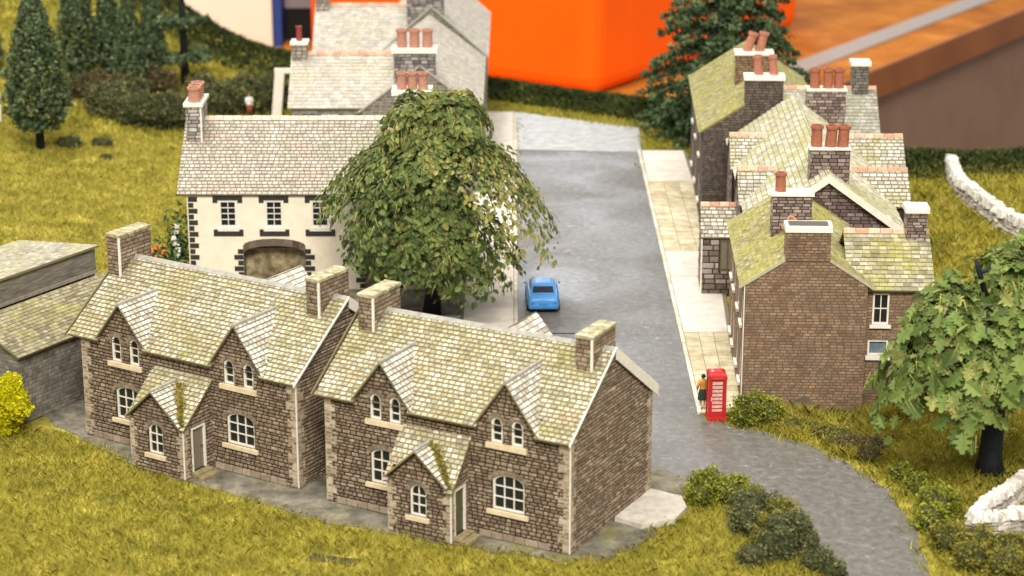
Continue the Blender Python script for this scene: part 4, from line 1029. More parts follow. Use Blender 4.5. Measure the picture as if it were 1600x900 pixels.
# ------------------------------------------------------------------ END OF BUILDINGS
# ------------------------------------------------------------------ things along the road
def phone_box():
    h = empty('telephone_box', (9.95, -21.0, 0.0), R(2)); tag(h, 'red telephone box with panes coloured with pale highlights on the pavement corner', 'telephone box')
    w = 0.44
    m = MB(); m.box(-w - 0.04, w + 0.04, -w - 0.1, w + 0.04, 0, 0.14); m.build('plinth', M_red, h)
    for sx in (-1, 1):
        for sy in (-1, 1):
            m = MB(); x, y = sx * (w - 0.06), sy * (w - 0.06); m.box(x - 0.06, x + 0.06, y - 0.06, y + 0.06, 0.141, 2.1); m.build('corner_post', M_red, h)
    # roof: fascia with segmental pediment and a shallow dome
    m = MB(); m.box(-w - 0.02, w + 0.02, -w - 0.02, w + 0.02, 2.101, 2.26); m.build('fascia', M_red, h)
    m = MB(); n = 6; rows = []
    for j in range(5):
        t = j / 4; s = (w + 0.01) * math.cos(t * 1.25); z = 2.261 + 0.2 * math.sin(t * 1.57)
        rows.append([(-s, -s, z), (s, -s, z), (s, s, z), (-s, s, z)])
    for j in range(4):
        for k in range(4): m.poly([rows[j][k], rows[j][(k + 1) % 4], rows[j + 1][(k + 1) % 4], rows[j + 1][k]])
    m.poly(rows[-1]); m.build('dome_roof', M_red, h)
    m = MB(); m.box(-w + 0.12, w - 0.12, -w - 0.035, -w - 0.021, 2.13, 2.23); m.build('sign_panel', M_redl, h)
    for O, U, dr in (((-w + 0.121, -w + 0.03, 0), (1, 0, 0), 1), ((w - 0.03, -w + 0.121, 0), (0, 1, 0), 0), ((-w + 0.03, w - 0.121, 0), (0, -1, 0), 0), ((w - 0.121, w - 0.03, 0), (-1, 0, 0), 0)):
        W = 2 * w - 0.242; V = (0, 0, 1)
        p = MB(); rbox(p, O, U, V, 0, W, 0.141, 0.42, -0.04, 0.0); rbox(p, O, U, V, 0, W, 2.0, 2.1, -0.04, 0.0)
        rbox(p, O, U, V, 0, 0.07, 0.421, 1.999, -0.04, 0.0); rbox(p, O, U, V, W - 0.07, W, 0.421, 1.999, -0.04, 0.0)
        d = p.build('door' if dr else 'side_panel', M_red, h)
        rows_ = 8
        for k in range(1, rows_): z = 0.42 + 1.58 * k / rows_; g = MB(); rbox(g, O, U, V, 0.071, W - 0.071, z - 0.022, z + 0.022, -0.035, -0.002); g.build('glazing_bar', M_red, d)
        for k in range(rows_):
            z0, z1 = 0.42 + 1.58 * k / rows_ + 0.024, 0.42 + 1.58 * (k + 1) / rows_ - 0.024
            q = MB(); rbox(q, O, U, V, 0.072, W - 0.072, z0, z1, -0.03, -0.02); q.build('pane', M_pane, d)
        if dr:
            q = MB(); rbox(q, O, U, V, 0.02, 0.05, 1.0, 1.2, 0.0, 0.03); q.build('door_handle', M_white, d)
M_red = plain('telephone_red', (0.44, 0.012, 0.014), 0.35, 0.15, 6, 0.05, spec=0.5)
M_redl = plain('faded_red', (0.52, 0.05, 0.04), 0.4)
M_pane = plain('highlight_pane', (0.62, 0.42, 0.36), 0.3, 0.45, 8, 0.0, spec=0.5)  # pale glossy highlights of the glazing are painted in as pane colour
phone_box()

def car():
    h = empty('parked_car', (1.72, -2.9, 0.0), R(1.5)); tag(h, 'bright blue toy saloon car parked by the left kerb', 'car')
    # lower body: lofted ring sections from tail (y=-1.95) to nose
    secs = [(-1.93, 0.66, 0.30, 0.78), (-1.86, 0.82, 0.24, 0.86), (-1.5, 0.90, 0.22, 0.93), (-0.9, 0.92, 0.20, 0.98), (0.2, 0.92, 0.20, 0.98), (1.1, 0.92, 0.20, 0.95), (1.6, 0.88, 0.22, 0.88), (1.86, 0.80, 0.26, 0.80), (1.95, 0.62, 0.32, 0.72)]
    def ring(y, w, z0, z1):
        return [(-w * 0.93, y, z0), (w * 0.93, y, z0), (w, y, z0 + (z1 - z0) * 0.35), (w * 0.98, y, z0 + (z1 - z0) * 0.75), (w * 0.86, y, z1 - 0.02), (0, y, z1 + 0.03), (-w * 0.86, y, z1 - 0.02), (-w * 0.98, y, z0 + (z1 - z0) * 0.75), (-w, y, z0 + (z1 - z0) * 0.35)]
    m = MB(); rs = [ring(*s) for s in secs]
    for a, b in zip(rs[:-1], rs[1:]):
        for k in range(9): m.poly([a[k], b[k], b[(k + 1) % 9], a[(k + 1) % 9]][::-1])
    m.poly(rs[0]); m.poly(rs[-1][::-1])
    body = m.build('body', M_blue, h, smooth=False)
    # cabin
    cs = [(-1.22, 0.76, 0.94), (-0.80, 0.70, 1.34), (-0.62, 0.68, 1.42), (0.35, 0.68, 1.43), (0.55, 0.69, 1.36), (1.05, 0.76, 0.95)]
    m = MB(); rr = [[(-w, y, 0.9), (w, y, 0.9), (w * 0.93 if z > 1.2 else w, y, z - 0.04), (w * 0.6, y, z + 0.01), (0, y, z + 0.03), (-w * 0.6, y, z + 0.01), (-(w * 0.93 if z > 1.2 else w), y, z - 0.04)] for (y, w, z) in cs]
    for a, b in zip(rr[:-1], rr[1:]):
        for k in range(7): m.poly([a[k], b[k], b[(k + 1) % 7], a[(k + 1) % 7]][::-1])
    m.poly(rr[0]); m.poly(rr[-1][::-1])
    m.build('cabin', M_blue, h)
    def quad(nm, pts, mt, par=h, th=0.02):
        a, b, c = Vector(pts[0]), Vector(pts[1]), Vector(pts[2]); n = (b - a).cross(c - a).normalized()
        q = MB(); q.prism(pts, n * th); return q.build(nm, mt, par)
    quad('rear_window', [(-0.60, -1.165, 1.02), (0.60, -1.165, 1.02), (0.55, -0.865, 1.29), (-0.55, -0.865, 1.29)], M_carglass)
    quad('windscreen', [(0.62, 1.0, 1.02), (-0.62, 1.0, 1.02), (-0.56, 0.62, 1.33), (0.56, 0.62, 1.33)], M_carglass)
    for s in (-1, 1):
        for (y0, y1, t0, t1) in ((-0.85, -0.15, -0.62, -0.12), (-0.08, 0.75, -0.08, 0.48)):
            pts = [(s * 0.722, y0, 1.0), (s * 0.722, y1, 1.0), (s * 0.655, t1, 1.35), (s * 0.655, t0, 1.35)]
            quad('side_window', pts if s > 0 else pts[::-1], M_carglass)
        q = MB(); q.box(s * 0.66 - 0.08, s * 0.66 + 0.08, -1.93, -1.87, 0.56, 0.68); q.build('tail_light', M_blued, h)
        q = MB(); q.box(s * 0.62 - 0.1, s * 0.62 + 0.1, 1.86, 1.95, 0.52, 0.68); q.build('headlight', M_white, h)
        q = MB(); q.box(s * 0.98 - 0.06, s * 0.98 + 0.06, 0.7, 0.78, 0.98, 1.08); q.build('wing_mirror', M_blue, h)
        for y in (-1.15, 1.2):
            wv = MB(); wv.lathe((0, 0, 0), [(0.2, -0.09), (0.31, -0.08), (0.33, 0), (0.31, 0.08), (0.2, 0.09)], 18)
            wo = wv.build('wheel', M_tyre, h); wo.location = (s * 0.84, y, 0.33); wo.rotation_euler = (0, R(90), 0)
            hv = MB(); hv.lathe((0, 0, 0), [(0.17, -0.095), (0.19, 0), (0.17, 0.095)], 14); ho = hv.build('hub_cap', M_blue, wo)
    q = MB(); q.box(-0.82, 0.82, -2.0, -1.9, 0.34, 0.46); q.build('bumper', M_blued, h)
    q = MB(); q.box(-0.82, 0.82, 1.9, 2.0, 0.34, 0.46); q.build('bumper', M_blued, h)
    q = MB(); q.box(-0.26, 0.26, -1.955, -1.93, 0.52, 0.64); q.build('number_plate', M_blued, h)
M_blue = plain('toy_blue', (0.07, 0.27, 0.62), 0.38, 0.12, 4, 0.08, spec=0.5)
M_blued = plain('toy_dark_blue_trim', (0.05, 0.20, 0.46), 0.45, 0.15, 4, 0.05)
M_carglass = plain('car_glass', (0.012, 0.018, 0.03), 0.3, 0.2, 5, 0.0, spec=0.4)
M_tyre = plain('tyre', (0.02, 0.02, 0.022), 0.8)
car()

def person(label, loc, rz, top_m, bottom_m, hair_m, skirt, group=None):
    h = empty('person', loc, rz); tag(h, label, 'person', group)
    # one skinned body; local +y is the way the person faces
    J = {'pel': (0, 0, 0.92, 0.13), 'chest': (0, 0.01, 1.28, 0.135), 'neck': (0, 0.01, 1.46, 0.055), 'head0': (0, 0.02, 1.53, 0.075), 'head1': (0, 0.025, 1.62, 0.095), 'head2': (0, 0.02, 1.70, 0.06)}
    E = [('pel', 'chest'), ('chest', 'neck'), ('neck', 'head0'), ('head0', 'head1'), ('head1', 'head2')]
    J['nose'] = (0, 0.12, 1.60, 0.016); E.append(('head1', 'nose'))
    for s, n in ((-1, 'l'), (1, 'r')):
        J.update({n + 'sh': (s * 0.18, 0, 1.40, 0.06), n + 'el': (s * 0.25, 0.0, 1.14, 0.046), n + 'wr': (s * 0.23, 0.14, 0.96, 0.032), n + 'pa': (s * 0.22, 0.19, 0.90, 0.034),
                  n + 'hip': (s * 0.09, 0, 0.84, 0.1), n + 'kn': (s * 0.1, 0.02, 0.48, 0.062), n + 'an': (s * 0.1, -0.02, 0.09, 0.042), n + 'toe': (s * 0.12, 0.15, 0.035, 0.036)})
        E += [('chest', n + 'sh'), (n + 'sh', n + 'el'), (n + 'el', n + 'wr'), (n + 'wr', n + 'pa'), ('pel', n + 'hip'), (n + 'hip', n + 'kn'), (n + 'kn', n + 'an'), (n + 'an', n + 'toe')]
        for f in range(4):
            a = n + 'f%d' % f; J[a] = (s * (0.185 + 0.024 * f), 0.245 - 0.006 * abs(f - 1), 0.83, 0.0095); E.append((n + 'pa', a))
        J[n + 'th'] = (s * 0.17, 0.21, 0.87, 0.0105); E.append((n + 'wr', n + 'th'))
    keys = list(J); me = bpy.data.meshes.new('body')
    me.from_pydata([J[k][:3] for k in keys], [(keys.index(a), keys.index(b)) for a, b in E], [])
    me.materials.append(M_skin)
    o = bpy.data.objects.new('body', me); COL.objects.link(o); o.parent = h
    sk = o.modifiers.new('skin', 'SKIN')
    lay = me.skin_vertices[0] if me.skin_vertices else None
    if lay is None:
        bpy.context.view_layer.objects.active = o
        lay = me.skin_vertices.new() if hasattr(me.skin_vertices, 'new') else me.skin_vertices[0]
    for i, k in enumerate(keys):
        r = J[k][3]; lay.data[i].radius = (r, r); lay.data[i].use_root = (k == 'pel')
    sb = o.modifiers.new('sub', 'SUBSURF'); sb.levels = 2; sb.render_levels = 2
    # clothes follow the body
    m = MB(); el = lambda rx, ry, z, y=0: (rx, ry, z, y)
    def loft(secs, name, mt, n=14):
        b = MB(); pts = [[(rx * math.cos(2 * math.pi * k / n), y + ry * math.sin(2 * math.pi * k / n), z) for k in range(n)] for rx, ry, z, y in secs]
        for a, c in zip(pts[:-1], pts[1:]):
            for k in range(n): b.poly([a[k], a[(k + 1) % n], c[(k + 1) % n], c[k]])
        b.poly(pts[0][::-1]); b.poly(pts[-1]); return b.build(name, mt, h, smooth=True)
    loft([el(0.19, 0.145, 0.9), el(0.175, 0.14, 1.0), el(0.165, 0.13, 1.1), el(0.19, 0.15, 1.26, 0.01), el(0.215, 0.13, 1.38, 0.01), el(0.15, 0.1, 1.45, 0.01), el(0.08, 0.07, 1.48, 0.01)], 'top', top_m)
    for s in (-1, 1):
        b = MB(); b.tube([(s * 0.17, 0, 1.42), (s * 0.235, 0, 1.24), (s * 0.25, 0.01, 1.12), (s * 0.24, 0.09, 1.02)], [0.085, 0.072, 0.062, 0.052], 10); b.build('sleeve', top_m, h, smooth=True)
    if skirt: loft([el(0.27, 0.22, 0.42), el(0.255, 0.2, 0.6), el(0.215, 0.17, 0.82), el(0.178, 0.142, 0.98)], 'skirt', bottom_m)
    else:
        for s in (-1, 1):
            b = MB(); b.tube([(s * 0.085, 0, 0.96), (s * 0.1, 0.02, 0.5), (s * 0.1, -0.02, 0.1)], [0.125, 0.09, 0.075], 10); b.build('trouser_leg', bottom_m, h, smooth=True)
    for s in (-1, 1):
        b = MB(); b.tube([(s * 0.1, -0.07, 0.045), (s * 0.11, 0.06, 0.05), (s * 0.125, 0.19, 0.035)], [0.045, 0.05, 0.035], 8); b.build('shoe', M_white if skirt else M_black, h, smooth=True)
    hr = MB(); n = 12; rows = []
    for j in range(6):
        a = j / 5 * 1.75; r = 0.112 * math.sin(a) + 0.004
        rows.append([(r * math.cos(2 * math.pi * k / n), -0.005 + r * 1.05 * math.sin(2 * math.pi * k / n) - 0.02, 1.635 + 0.118 * math.cos(a) - (0.03 if j == 5 else 0)) for k in range(n)])
    for a, c in zip(rows[:-1], rows[1:]):
        for k in range(n): hr.poly([c[k], c[(k + 1) % n], a[(k + 1) % n], a[k]])
    hr.poly(rows[0]); hr.build('hair', hair_m, h, smooth=True)
    for s in (-1, 1):
        b = MB(); b.lathe((s * 0.035, 0.108, 1.612), [(0.002, -0.008), (0.011, 0), (0.002, 0.008)], 6); b.build('eye', M_black, h)
    b = MB(); b.box(-0.025, 0.025, 0.10, 0.112, 1.555, 1.563); b.build('mouth', M_pink, h)
    return h
M_skin = plain('painted_skin', (0.58, 0.33, 0.22), 0.6, 0.1)
M_orange_top = plain('ochre_blouse', (0.56, 0.27, 0.05), 0.8, 0.2, 9)
M_green_skirt = plain('bottle_green_skirt', (0.022, 0.045, 0.032), 0.8, 0.2)
M_hair = plain('dark_hair', (0.03, 0.018, 0.012), 0.7)
M_redhair = plain('auburn_hair', (0.22, 0.07, 0.03), 0.7)
M_whiteshirt = plain('white_shirt', (0.78, 0.76, 0.76), 0.8)
M_redtr = plain('brick_red_trousers', (0.30, 0.08, 0.05), 0.8)
person('person in ochre blouse and dark green skirt standing beside the red telephone box', (9.40, -19.9, 0.12), R(15), M_orange_top, M_green_skirt, M_hair, True)
person('person in a white shirt standing before the hedge beyond the white house roof', (-20.23, 43.49, 0.22), R(200), M_whiteshirt, M_redtr, M_redhair, False)

# pale slab doorstep at the cottage gable, small white frame beyond the white house
def loc2(u, v): return loc_poly(-8.14, -31.29, R(-28.9), [(u, v)])[0]
sl = flat('stone_slab', [loc2(12.12, 4.1), loc2(13.5, 3.9), loc2(14.5, 5.1), loc2(14.4, 6.6), loc2(13.7, 7.6), loc2(12.12, 7.7)], 0.2, plain('white_slab', (0.54, 0.49, 0.42), 0.8, 0.25, 2, 0.2), 0.28, kind=None)
tag(sl, 'pale many-sided stone slab on the ground at the cottage gable end', 'stone slab')
fr = empty('white_gateway', (-18.1, 43.6, 0.1), R(-4)); tag(fr, 'white painted post and crossbar left of the grey roofed house', 'gateway')
m = MB(); m.prism([(-0.42, -0.2, 0), (0.32, -0.2, 0), (0.32, 0.2, 0), (-0.42, 0.2, 0)], (0.35, 0, 3.45)); m.build('post', M_white, fr)
m = MB(); m.box(-0.1, 2.6, -0.2, 0.2, 3.46, 3.8); m.build('crossbar', M_white, fr)
m = MB(); m.box(1.9, 2.5, -0.2, 0.2, 0, 3.45); m.build('post', M_white, fr)
po = MB(); po.prism([(-0.12, -0.12, 0), (0.12, -0.12, 0), (0.1, 0.1, 0), (-0.1, 0.1, 0)], (0.02, 0, 2.2)); po.lathe((0.02, 0, 2.2), [(0.13, 0), (0.1, 0.08), (0.01, 0.16)], 8)
po = po.build('white_post', M_white); po.location = (-37.95, 37.1, float(gz(-37.95, 37.1)) - 0.05); tag(po, 'short white post in the field at the left picture edge', 'post')

# ------------------------------------------------------------------ dry stone walls, painted white
def rock(mb, c, sx, sy, sz, a, jit=0.18, tint=None):
    tint = random.random() if tint is None else tint
    i = len(mb.v); ca, sa = math.cos(a), math.sin(a)
    for x in (-1, 1):
        for y in (-1, 1):
            for z in (-1, 1):
                k = 1 if z < 0 else 0.78
                px, py, pz = x * sx * k * (1 + random.uniform(-jit, jit)), y * sy * k * (1 + random.uniform(-jit, jit)), z * sz * (1 + random.uniform(-jit, jit))
                mb.v.append((c[0] + px * ca - py * sa, c[1] + px * sa + py * ca, c[2] + pz))
    for f in ((0, 1, 3, 2), (4, 6, 7, 5), (0, 4, 5, 1), (2, 3, 7, 6), (0, 2, 6, 4), (1, 5, 7, 3)):
        mb.f.append(tuple(i + q for q in f)); mb.t.append(tint)
M_rock_o = mat('limewashed_stone', [(0, (0.50, 0.46, 0.40)), (0.5, (0.66, 0.62, 0.55)), (1, (0.80, 0.77, 0.70))], 'obj', noise=4, amount=0.3, bump=0.4)
M_rock_a = mat('limewashed_stone_body', [(0, (0.34, 0.30, 0.26)), (0.5, (0.48, 0.44, 0.38)), (1, (0.62, 0.58, 0.51))], 'attr', noise=4, amount=0.3, bump=0.4)
def wall_run(h, pts, hgt, wd, step, lean=0.25, csz=(0.14, 0.2, 0.2)):
    body = MB()
    for a, b in zip(pts[:-1], pts[1:]):
        A, B = Vector(a), Vector(b); L = (B - A).length; d = (B - A) / L; ang = math.atan2(d.y, d.x); nrm = Vector((-d.y, d.x))
        # stones of the body, both faces
        nz = max(2, int(hgt / 0.2)); t = 0.0
        for iz in range(nz):
            t = random.uniform(0, 0.2)
            while t < L:
                w = random.uniform(0.25, 0.5)
                P = A + d * (t + w / 2)
                rock(body, (P.x, P.y, float(gz(P.x, P.y)) + hgt * (iz + 0.5) / nz), w / 2 * 1.05, wd / 2 * random.uniform(0.9, 1.1), hgt / nz / 2 * 1.12, ang, 0.12)
                t += w
        t = 0.0
        while t < L:
            P = A + d * t; b1 = MB(); rock(b1, (0, 0, 0), csz[0] * random.uniform(0.8, 1.15), csz[1] * random.uniform(0.9, 1.15), csz[2] * random.uniform(0.85, 1.2), 0, 0.2)
            o = b1.build('coping_stone', M_rock_o, h); o.location = (P.x, P.y, float(gz(P.x, P.y)) + hgt + csz[2] * 0.7); o.rotation_euler = (random.uniform(-0.1, 0.1), random.uniform(-lean, lean) * 0.6, ang + random.uniform(-0.15, 0.15))
            t += step
    body.build('wall_body', M_rock_a, h, kind='stuff')
w1 = empty('stone_wall'); tag(w1, 'white field wall with upright coping and a sharp corner, beside the big leafy tree', 'wall', 'white stone walls')
wall_run(w1, [(26.5, -26.4), (23.9, -29.6), (21.9, -32.2), (20.3, -34.2), (19.5, -35.6), (20.6, -35.6), (21.9, -35.0), (22.1, -36.4), (21.6, -38.6), (21.5, -42)], 1.05, 0.55, 0.24, csz=(0.11, 0.32, 0.17))
w2 = empty('stone_wall'); tag(w2, 'rough white wall climbing the far field beyond the brick houses', 'wall', 'white stone walls')
wall_run(w2, [(29.9, 23.3), (29.5, 19.5), (29.4, 17.0), (29.8, 13.6), (30.4, 10.2), (31.4, 6.8), (33.6, 3.2)], 0.95, 0.8, 0.42, csz=(0.28, 0.42, 0.22))

# ------------------------------------------------------------------ vegetation
def leaf_mesh(name, P, D, Nn, size, tint, m, parent, lobed=True):
    """flat lobed leaves: position, direction, normal, size -> two folded halves each"""
    n = len(P)
    D = D / np.linalg.norm(D, axis=1, keepdims=True); S = np.cross(Nn, D); S /= np.linalg.norm(S, axis=1, keepdims=True) + 1e-9; Nn = np.cross(D, S)
    if lobed == 2: prof = np.array([(0, 0), (0.18, 0.1), (0.26, 0.31), (0.37, 0.15), (0.48, 0.42), (0.6, 0.18), (0.73, 0.32), (0.84, 0.14), (1, 0)])
    elif lobed: prof = np.array([(0, 0), (0.1, 0.05), (0.17, 0.17), (0.2, 0.29), (0.27, 0.32), (0.33, 0.24), (0.38, 0.14), (0.42, 0.3), (0.48, 0.43), (0.56, 0.44), (0.6, 0.32), (0.62, 0.17), (0.69, 0.27), (0.75, 0.32), (0.82, 0.27), (0.85, 0.13), (0.94, 0.13), (1, 0.06), (1.01, 0)])
    else: prof = np.array([(0, 0), (0.3, 0.22), (0.7, 0.2), (1, 0)])
    k = len(prof); V = []
    for sgn in (1, -1):
        for (a, b) in prof:
            V.append(P + (D * a + S * (b * sgn) + Nn * (0.22 * b - 0.28 * a * a)) * size[:, None])
    V = np.stack(V, 1).reshape(-1, 3)      # n, 2k, 3
    base = np.arange(n)[:, None] * 2 * k
    h1 = base + np.arange(k - 1, -1, -1)[None]; h2 = base + k + np.arange(k)[None]
    loops = np.stack([h1, h2], 1).reshape(-1)
    return mesh_np(name, V, np.full(2 * n, k), loops, np.repeat(tint, 2), m, parent)

def tri_cloud(name, P, size, tint, m, parent, kind=None, flat_dir=None, elong=1.0):
    n = len(P)
    A = rng.normal(size=(n, 3)); A /= np.linalg.norm(A, axis=1, keepdims=True)
    if flat_dir is not None: A = A * 0.55 + flat_dir
    B = rng.normal(size=(n, 3)); B -= (B * A).sum(1, keepdims=True) / (A * A).sum(1, keepdims=True) * A; B /= np.linalg.norm(B, axis=1, keepdims=True)
    A /= np.linalg.norm(A, axis=1, keepdims=True)
    s = size[:, None]
    V = np.stack([P + A * s * elong, P - A * s * 0.5 + B * s * 0.7, P - A * s * 0.5 - B * s * 0.7], 1).reshape(-1, 3)
    return mesh_np(name, V, np.full(n, 3), np.arange(3 * n), tint, m, parent, kind)

def blob(mb, c, r, seed, n=10, k=7):
    rr = random.Random(seed); ph = [rr.uniform(0, 6.28) for _ in range(6)]
    i = len(mb.v); rows = k
    for j in range(rows + 1):
        a = math.pi * j / rows
        for q in range(n):
            b = 2 * math.pi * q / n
            d = (math.sin(a) * math.cos(b), math.sin(a) * math.sin(b), math.cos(a))
            f = 1 + 0.12 * math.sin(3 * b + ph[0] + 2 * a) + 0.1 * math.sin(5 * a + ph[1]) + 0.08 * math.sin(4 * b - 3 * a + ph[2])
            mb.v.append((c[0] + d[0] * r[0] * f, c[1] + d[1] * r[1] * f, c[2] + d[2] * r[2] * f))
    for j in range(rows):
        for q in range(n):
            a_, b_ = i + j * n + q, i + j * n + (q + 1) % n
            mb.f.append((a_, a_ + n, b_ + n, b_)); mb.t.append(0.1)

FOL = {}
def fol_mat(name, ramp): return mat(name, ramp, 'attr', rough=0.85, noise=2.0, amount=0.3, bump=0, spec=0.1, transl=0.4)
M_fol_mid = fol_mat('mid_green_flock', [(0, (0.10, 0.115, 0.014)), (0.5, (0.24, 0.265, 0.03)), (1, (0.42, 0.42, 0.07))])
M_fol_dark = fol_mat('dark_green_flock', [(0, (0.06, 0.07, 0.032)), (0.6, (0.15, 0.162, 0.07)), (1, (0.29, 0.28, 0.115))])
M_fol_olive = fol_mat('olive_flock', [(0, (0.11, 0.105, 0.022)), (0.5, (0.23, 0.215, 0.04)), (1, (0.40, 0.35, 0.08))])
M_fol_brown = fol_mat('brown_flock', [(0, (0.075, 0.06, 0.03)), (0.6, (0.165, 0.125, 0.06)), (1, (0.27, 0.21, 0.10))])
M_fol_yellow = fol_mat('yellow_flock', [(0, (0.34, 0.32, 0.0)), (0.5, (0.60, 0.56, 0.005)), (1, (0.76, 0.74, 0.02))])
M_core = plain('foliage_core', (0.05, 0.054, 0.02), 1.0, 0.3, 2, 0)  # dark colour stands in for shade between the leaves, for depth
M_corey = plain('yellow_core', (0.30, 0.28, 0.01), 1.0, 0.3, 2, 0)

def bush(label, lumps, m, dens=620, size=(0.05, 0.11), group='bushes', core=None, name='bush', cat='bush'):
    """lumps: list of (x, y, dz, rx, ry, rz)"""
    x0, y0 = lumps[0][0], lumps[0][1]; z0 = float(gz(x0, y0))
    h = empty(name, (x0, y0, z0)); tag(h, label, cat, group)
    cm = MB(); P = []; T = []
    for i, (x, y, dz, rx, ry, rz) in enumerate(lumps):
        g = float(gz(x, y)) - z0
        c = np.array([x - x0, y - y0, g + dz])
        blob(cm, c, (rx * 0.8, ry * 0.8, rz * 0.8), random.random())
        n = int(dens * (rx * ry + rx * rz + ry * rz) / 3 * 4)
        d = rng.normal(size=(n, 3)); d /= np.linalg.norm(d, axis=1, keepdims=True)
        lum = 1 + 0.16 * np.sin(d[:, 0] * 5 + i) * np.sin(d[:, 1] * 6 + 2 * i) + 0.12 * np.sin(d[:, 2] * 7 + d[:, 0] * 4)
        rad = lum * rng.uniform(0.78, 1.06, n)
        p = c + d * np.array([rx, ry, rz]) * rad[:, None]
        k = p[:, 2] > g - 0.05
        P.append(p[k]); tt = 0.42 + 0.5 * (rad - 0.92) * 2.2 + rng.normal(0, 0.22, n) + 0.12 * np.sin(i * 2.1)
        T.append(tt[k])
    P = np.concatenate(P); T = np.clip(np.concatenate(T), 0, 1)
    cm.build('core', core or M_core, h, smooth=True)
    tri_cloud('foliage', P, rng.uniform(*size, len(P)), T, m, h)
    return h

bush('bright green bush at the bend, nearest the pale stone slab', [(8.7, -31.0, 0.55, 0.85, 0.8, 0.85), (9.7, -31.4, 0.5, 0.9, 0.8, 0.75), (10.5, -32.0, 0.4, 0.7, 0.7, 0.6), (8.3, -31.6, 0.4, 0.6, 0.6, 0.6)], M_fol_mid, group='bushes along the lane')
bush('dark grey green bush in the middle of the hedge at the bend', [(10.3, -33.6, 0.6, 0.9, 0.9, 0.85), (10.0, -34.6, 0.5, 0.7, 0.8, 0.7), (11.2, -33.0, 0.45, 0.7, 0.6, 0.6)], M_fol_dark, group='bushes along the lane')
bush('olive yellow bush between the dark bushes of the hedge at the bend', [(11.6, -34.2, 0.65, 0.7, 0.7, 0.65), (11.2, -35.3, 0.6, 0.8, 0.6, 0.6), (10.6, -36.2, 0.3, 0.6, 0.6, 0.5)], M_fol_olive, group='bushes along the lane')
bush('large dark bush at the lower end of the hedge by the lane', [(11.6, -36.5, 0.7, 0.95, 0.9, 0.95), (12.2, -35.9, 0.6, 0.55, 0.6, 0.7), (11.0, -37.4, 0.5, 0.8, 0.8, 0.75), (10.0, -37.9, 0.35, 0.7, 0.6, 0.5)], M_fol_dark, group='bushes along the lane')
bush('small dark bush with an upright tip at the bottom edge beside the lane', [(12.6, -38.6, 0.4, 0.75, 0.6, 0.6), (12.4, -38.2, 1.0, 0.28, 0.28, 0.55), (13.2, -39.2, 0.3, 0.5, 0.5, 0.45)], M_fol_dark, group='bushes along the lane')
bush('rounded yellow green bush right of the lane, before the white wall', [(18.4, -33.4, 0.7, 0.85, 0.9, 0.95), (18.0, -34.4, 0.5, 0.7, 0.7, 0.7), (19.0, -33.0, 0.5, 0.6, 0.7, 0.7)], M_fol_mid, group='bushes along the lane')
bush('wide straggling green bush below the corner of the white wall', [(18.3, -36.6, 0.5, 0.8, 0.7, 0.75), (19.4, -37.2, 0.6, 0.8, 0.7, 0.8), (20.5, -37.6, 0.5, 0.9, 0.8, 0.7), (18.9, -38.4, 0.5, 0.8, 0.7, 0.7), (20.3, -39.0, 0.5, 1.0, 0.8, 0.7), (21.2, -36.8, 0.3, 0.5, 0.5, 0.5)], M_fol_olive, group='bushes along the lane')
bush('bushy green shrub against the brick wall next to the telephone box', [(11.6, -21.6, 0.75, 0.95, 0.7, 0.8), (12.4, -21.8, 0.6, 0.8, 0.7, 0.7), (11.2, -22.0, 0.5, 0.6, 0.6, 0.55)], M_fol_mid, group='bushes along the lane')
bush('low dark clump on the verge below the brick house', [(13.6, -22.7, 0.25, 0.8, 0.5, 0.45), (14.4, -23.0, 0.2, 0.7, 0.5, 0.4)], M_fol_olive, group='bushes along the lane')
bush('rust brown and green tuft on the grass verge near the lane', [(16.0, -25.2, 0.25, 0.8, 0.6, 0.45), (17.0, -25.5, 0.3, 0.7, 0.6, 0.5), (16.6, -26.4, 0.2, 0.6, 0.6, 0.4)], M_fol_brown, group='bushes along the lane')
bush('low olive heap on the verge between the shrub and the leafy tree', [(14.9, -23.5, 0.2, 0.8, 0.5, 0.42), (15.6, -23.9, 0.22, 0.7, 0.5, 0.4), (15.2, -24.4, 0.15, 0.5, 0.4, 0.3)], M_fol_olive, group='bushes along the lane')
bush('low green tuft at the lane edge before the leafy tree trunk', [(17.7, -28.6, 0.2, 0.6, 0.8, 0.45), (18.2, -29.6, 0.2, 0.6, 0.7, 0.42), (18.3, -30.6, 0.2, 0.55, 0.6, 0.4)], M_fol_mid, group='bushes along the lane')
bush('bright yellow bush at the left edge in front of the barn', [(-24.2, -23.0, 1.9, 0.9, 0.8, 1.0), (-23.7, -23.3, 1.5, 0.75, 0.7, 0.75), (-24.3, -23.4, 0.65, 0.7, 0.6, 0.85), (-25.0, -23.2, 1.4, 0.7, 0.7, 1.0), (-23.8, -22.9, 2.5, 0.45, 0.45, 0.5)], M_fol_yellow, core=M_corey, group='bushes along the lane')
bush('long dark green hedge in the field left of the white house chimney', [(-27.9, 38.6, 1.2, 1.6, 1.2, 1.3), (-29.6, 39.6, 1.2, 1.4, 1.2, 1.4), (-26.2, 38.9, 1.3, 1.5, 1.2, 1.4), (-31.0, 40.2, 1.1, 1.2, 1.0, 1.3), (-25.0, 39.4, 1.2, 1.2, 1.0, 1.3), (-28.8, 40.6, 1.7, 1.5, 1.0, 1.4)], M_fol_dark, 230, (0.09, 0.2), 'hedges behind the village', name='hedge', cat='hedge')
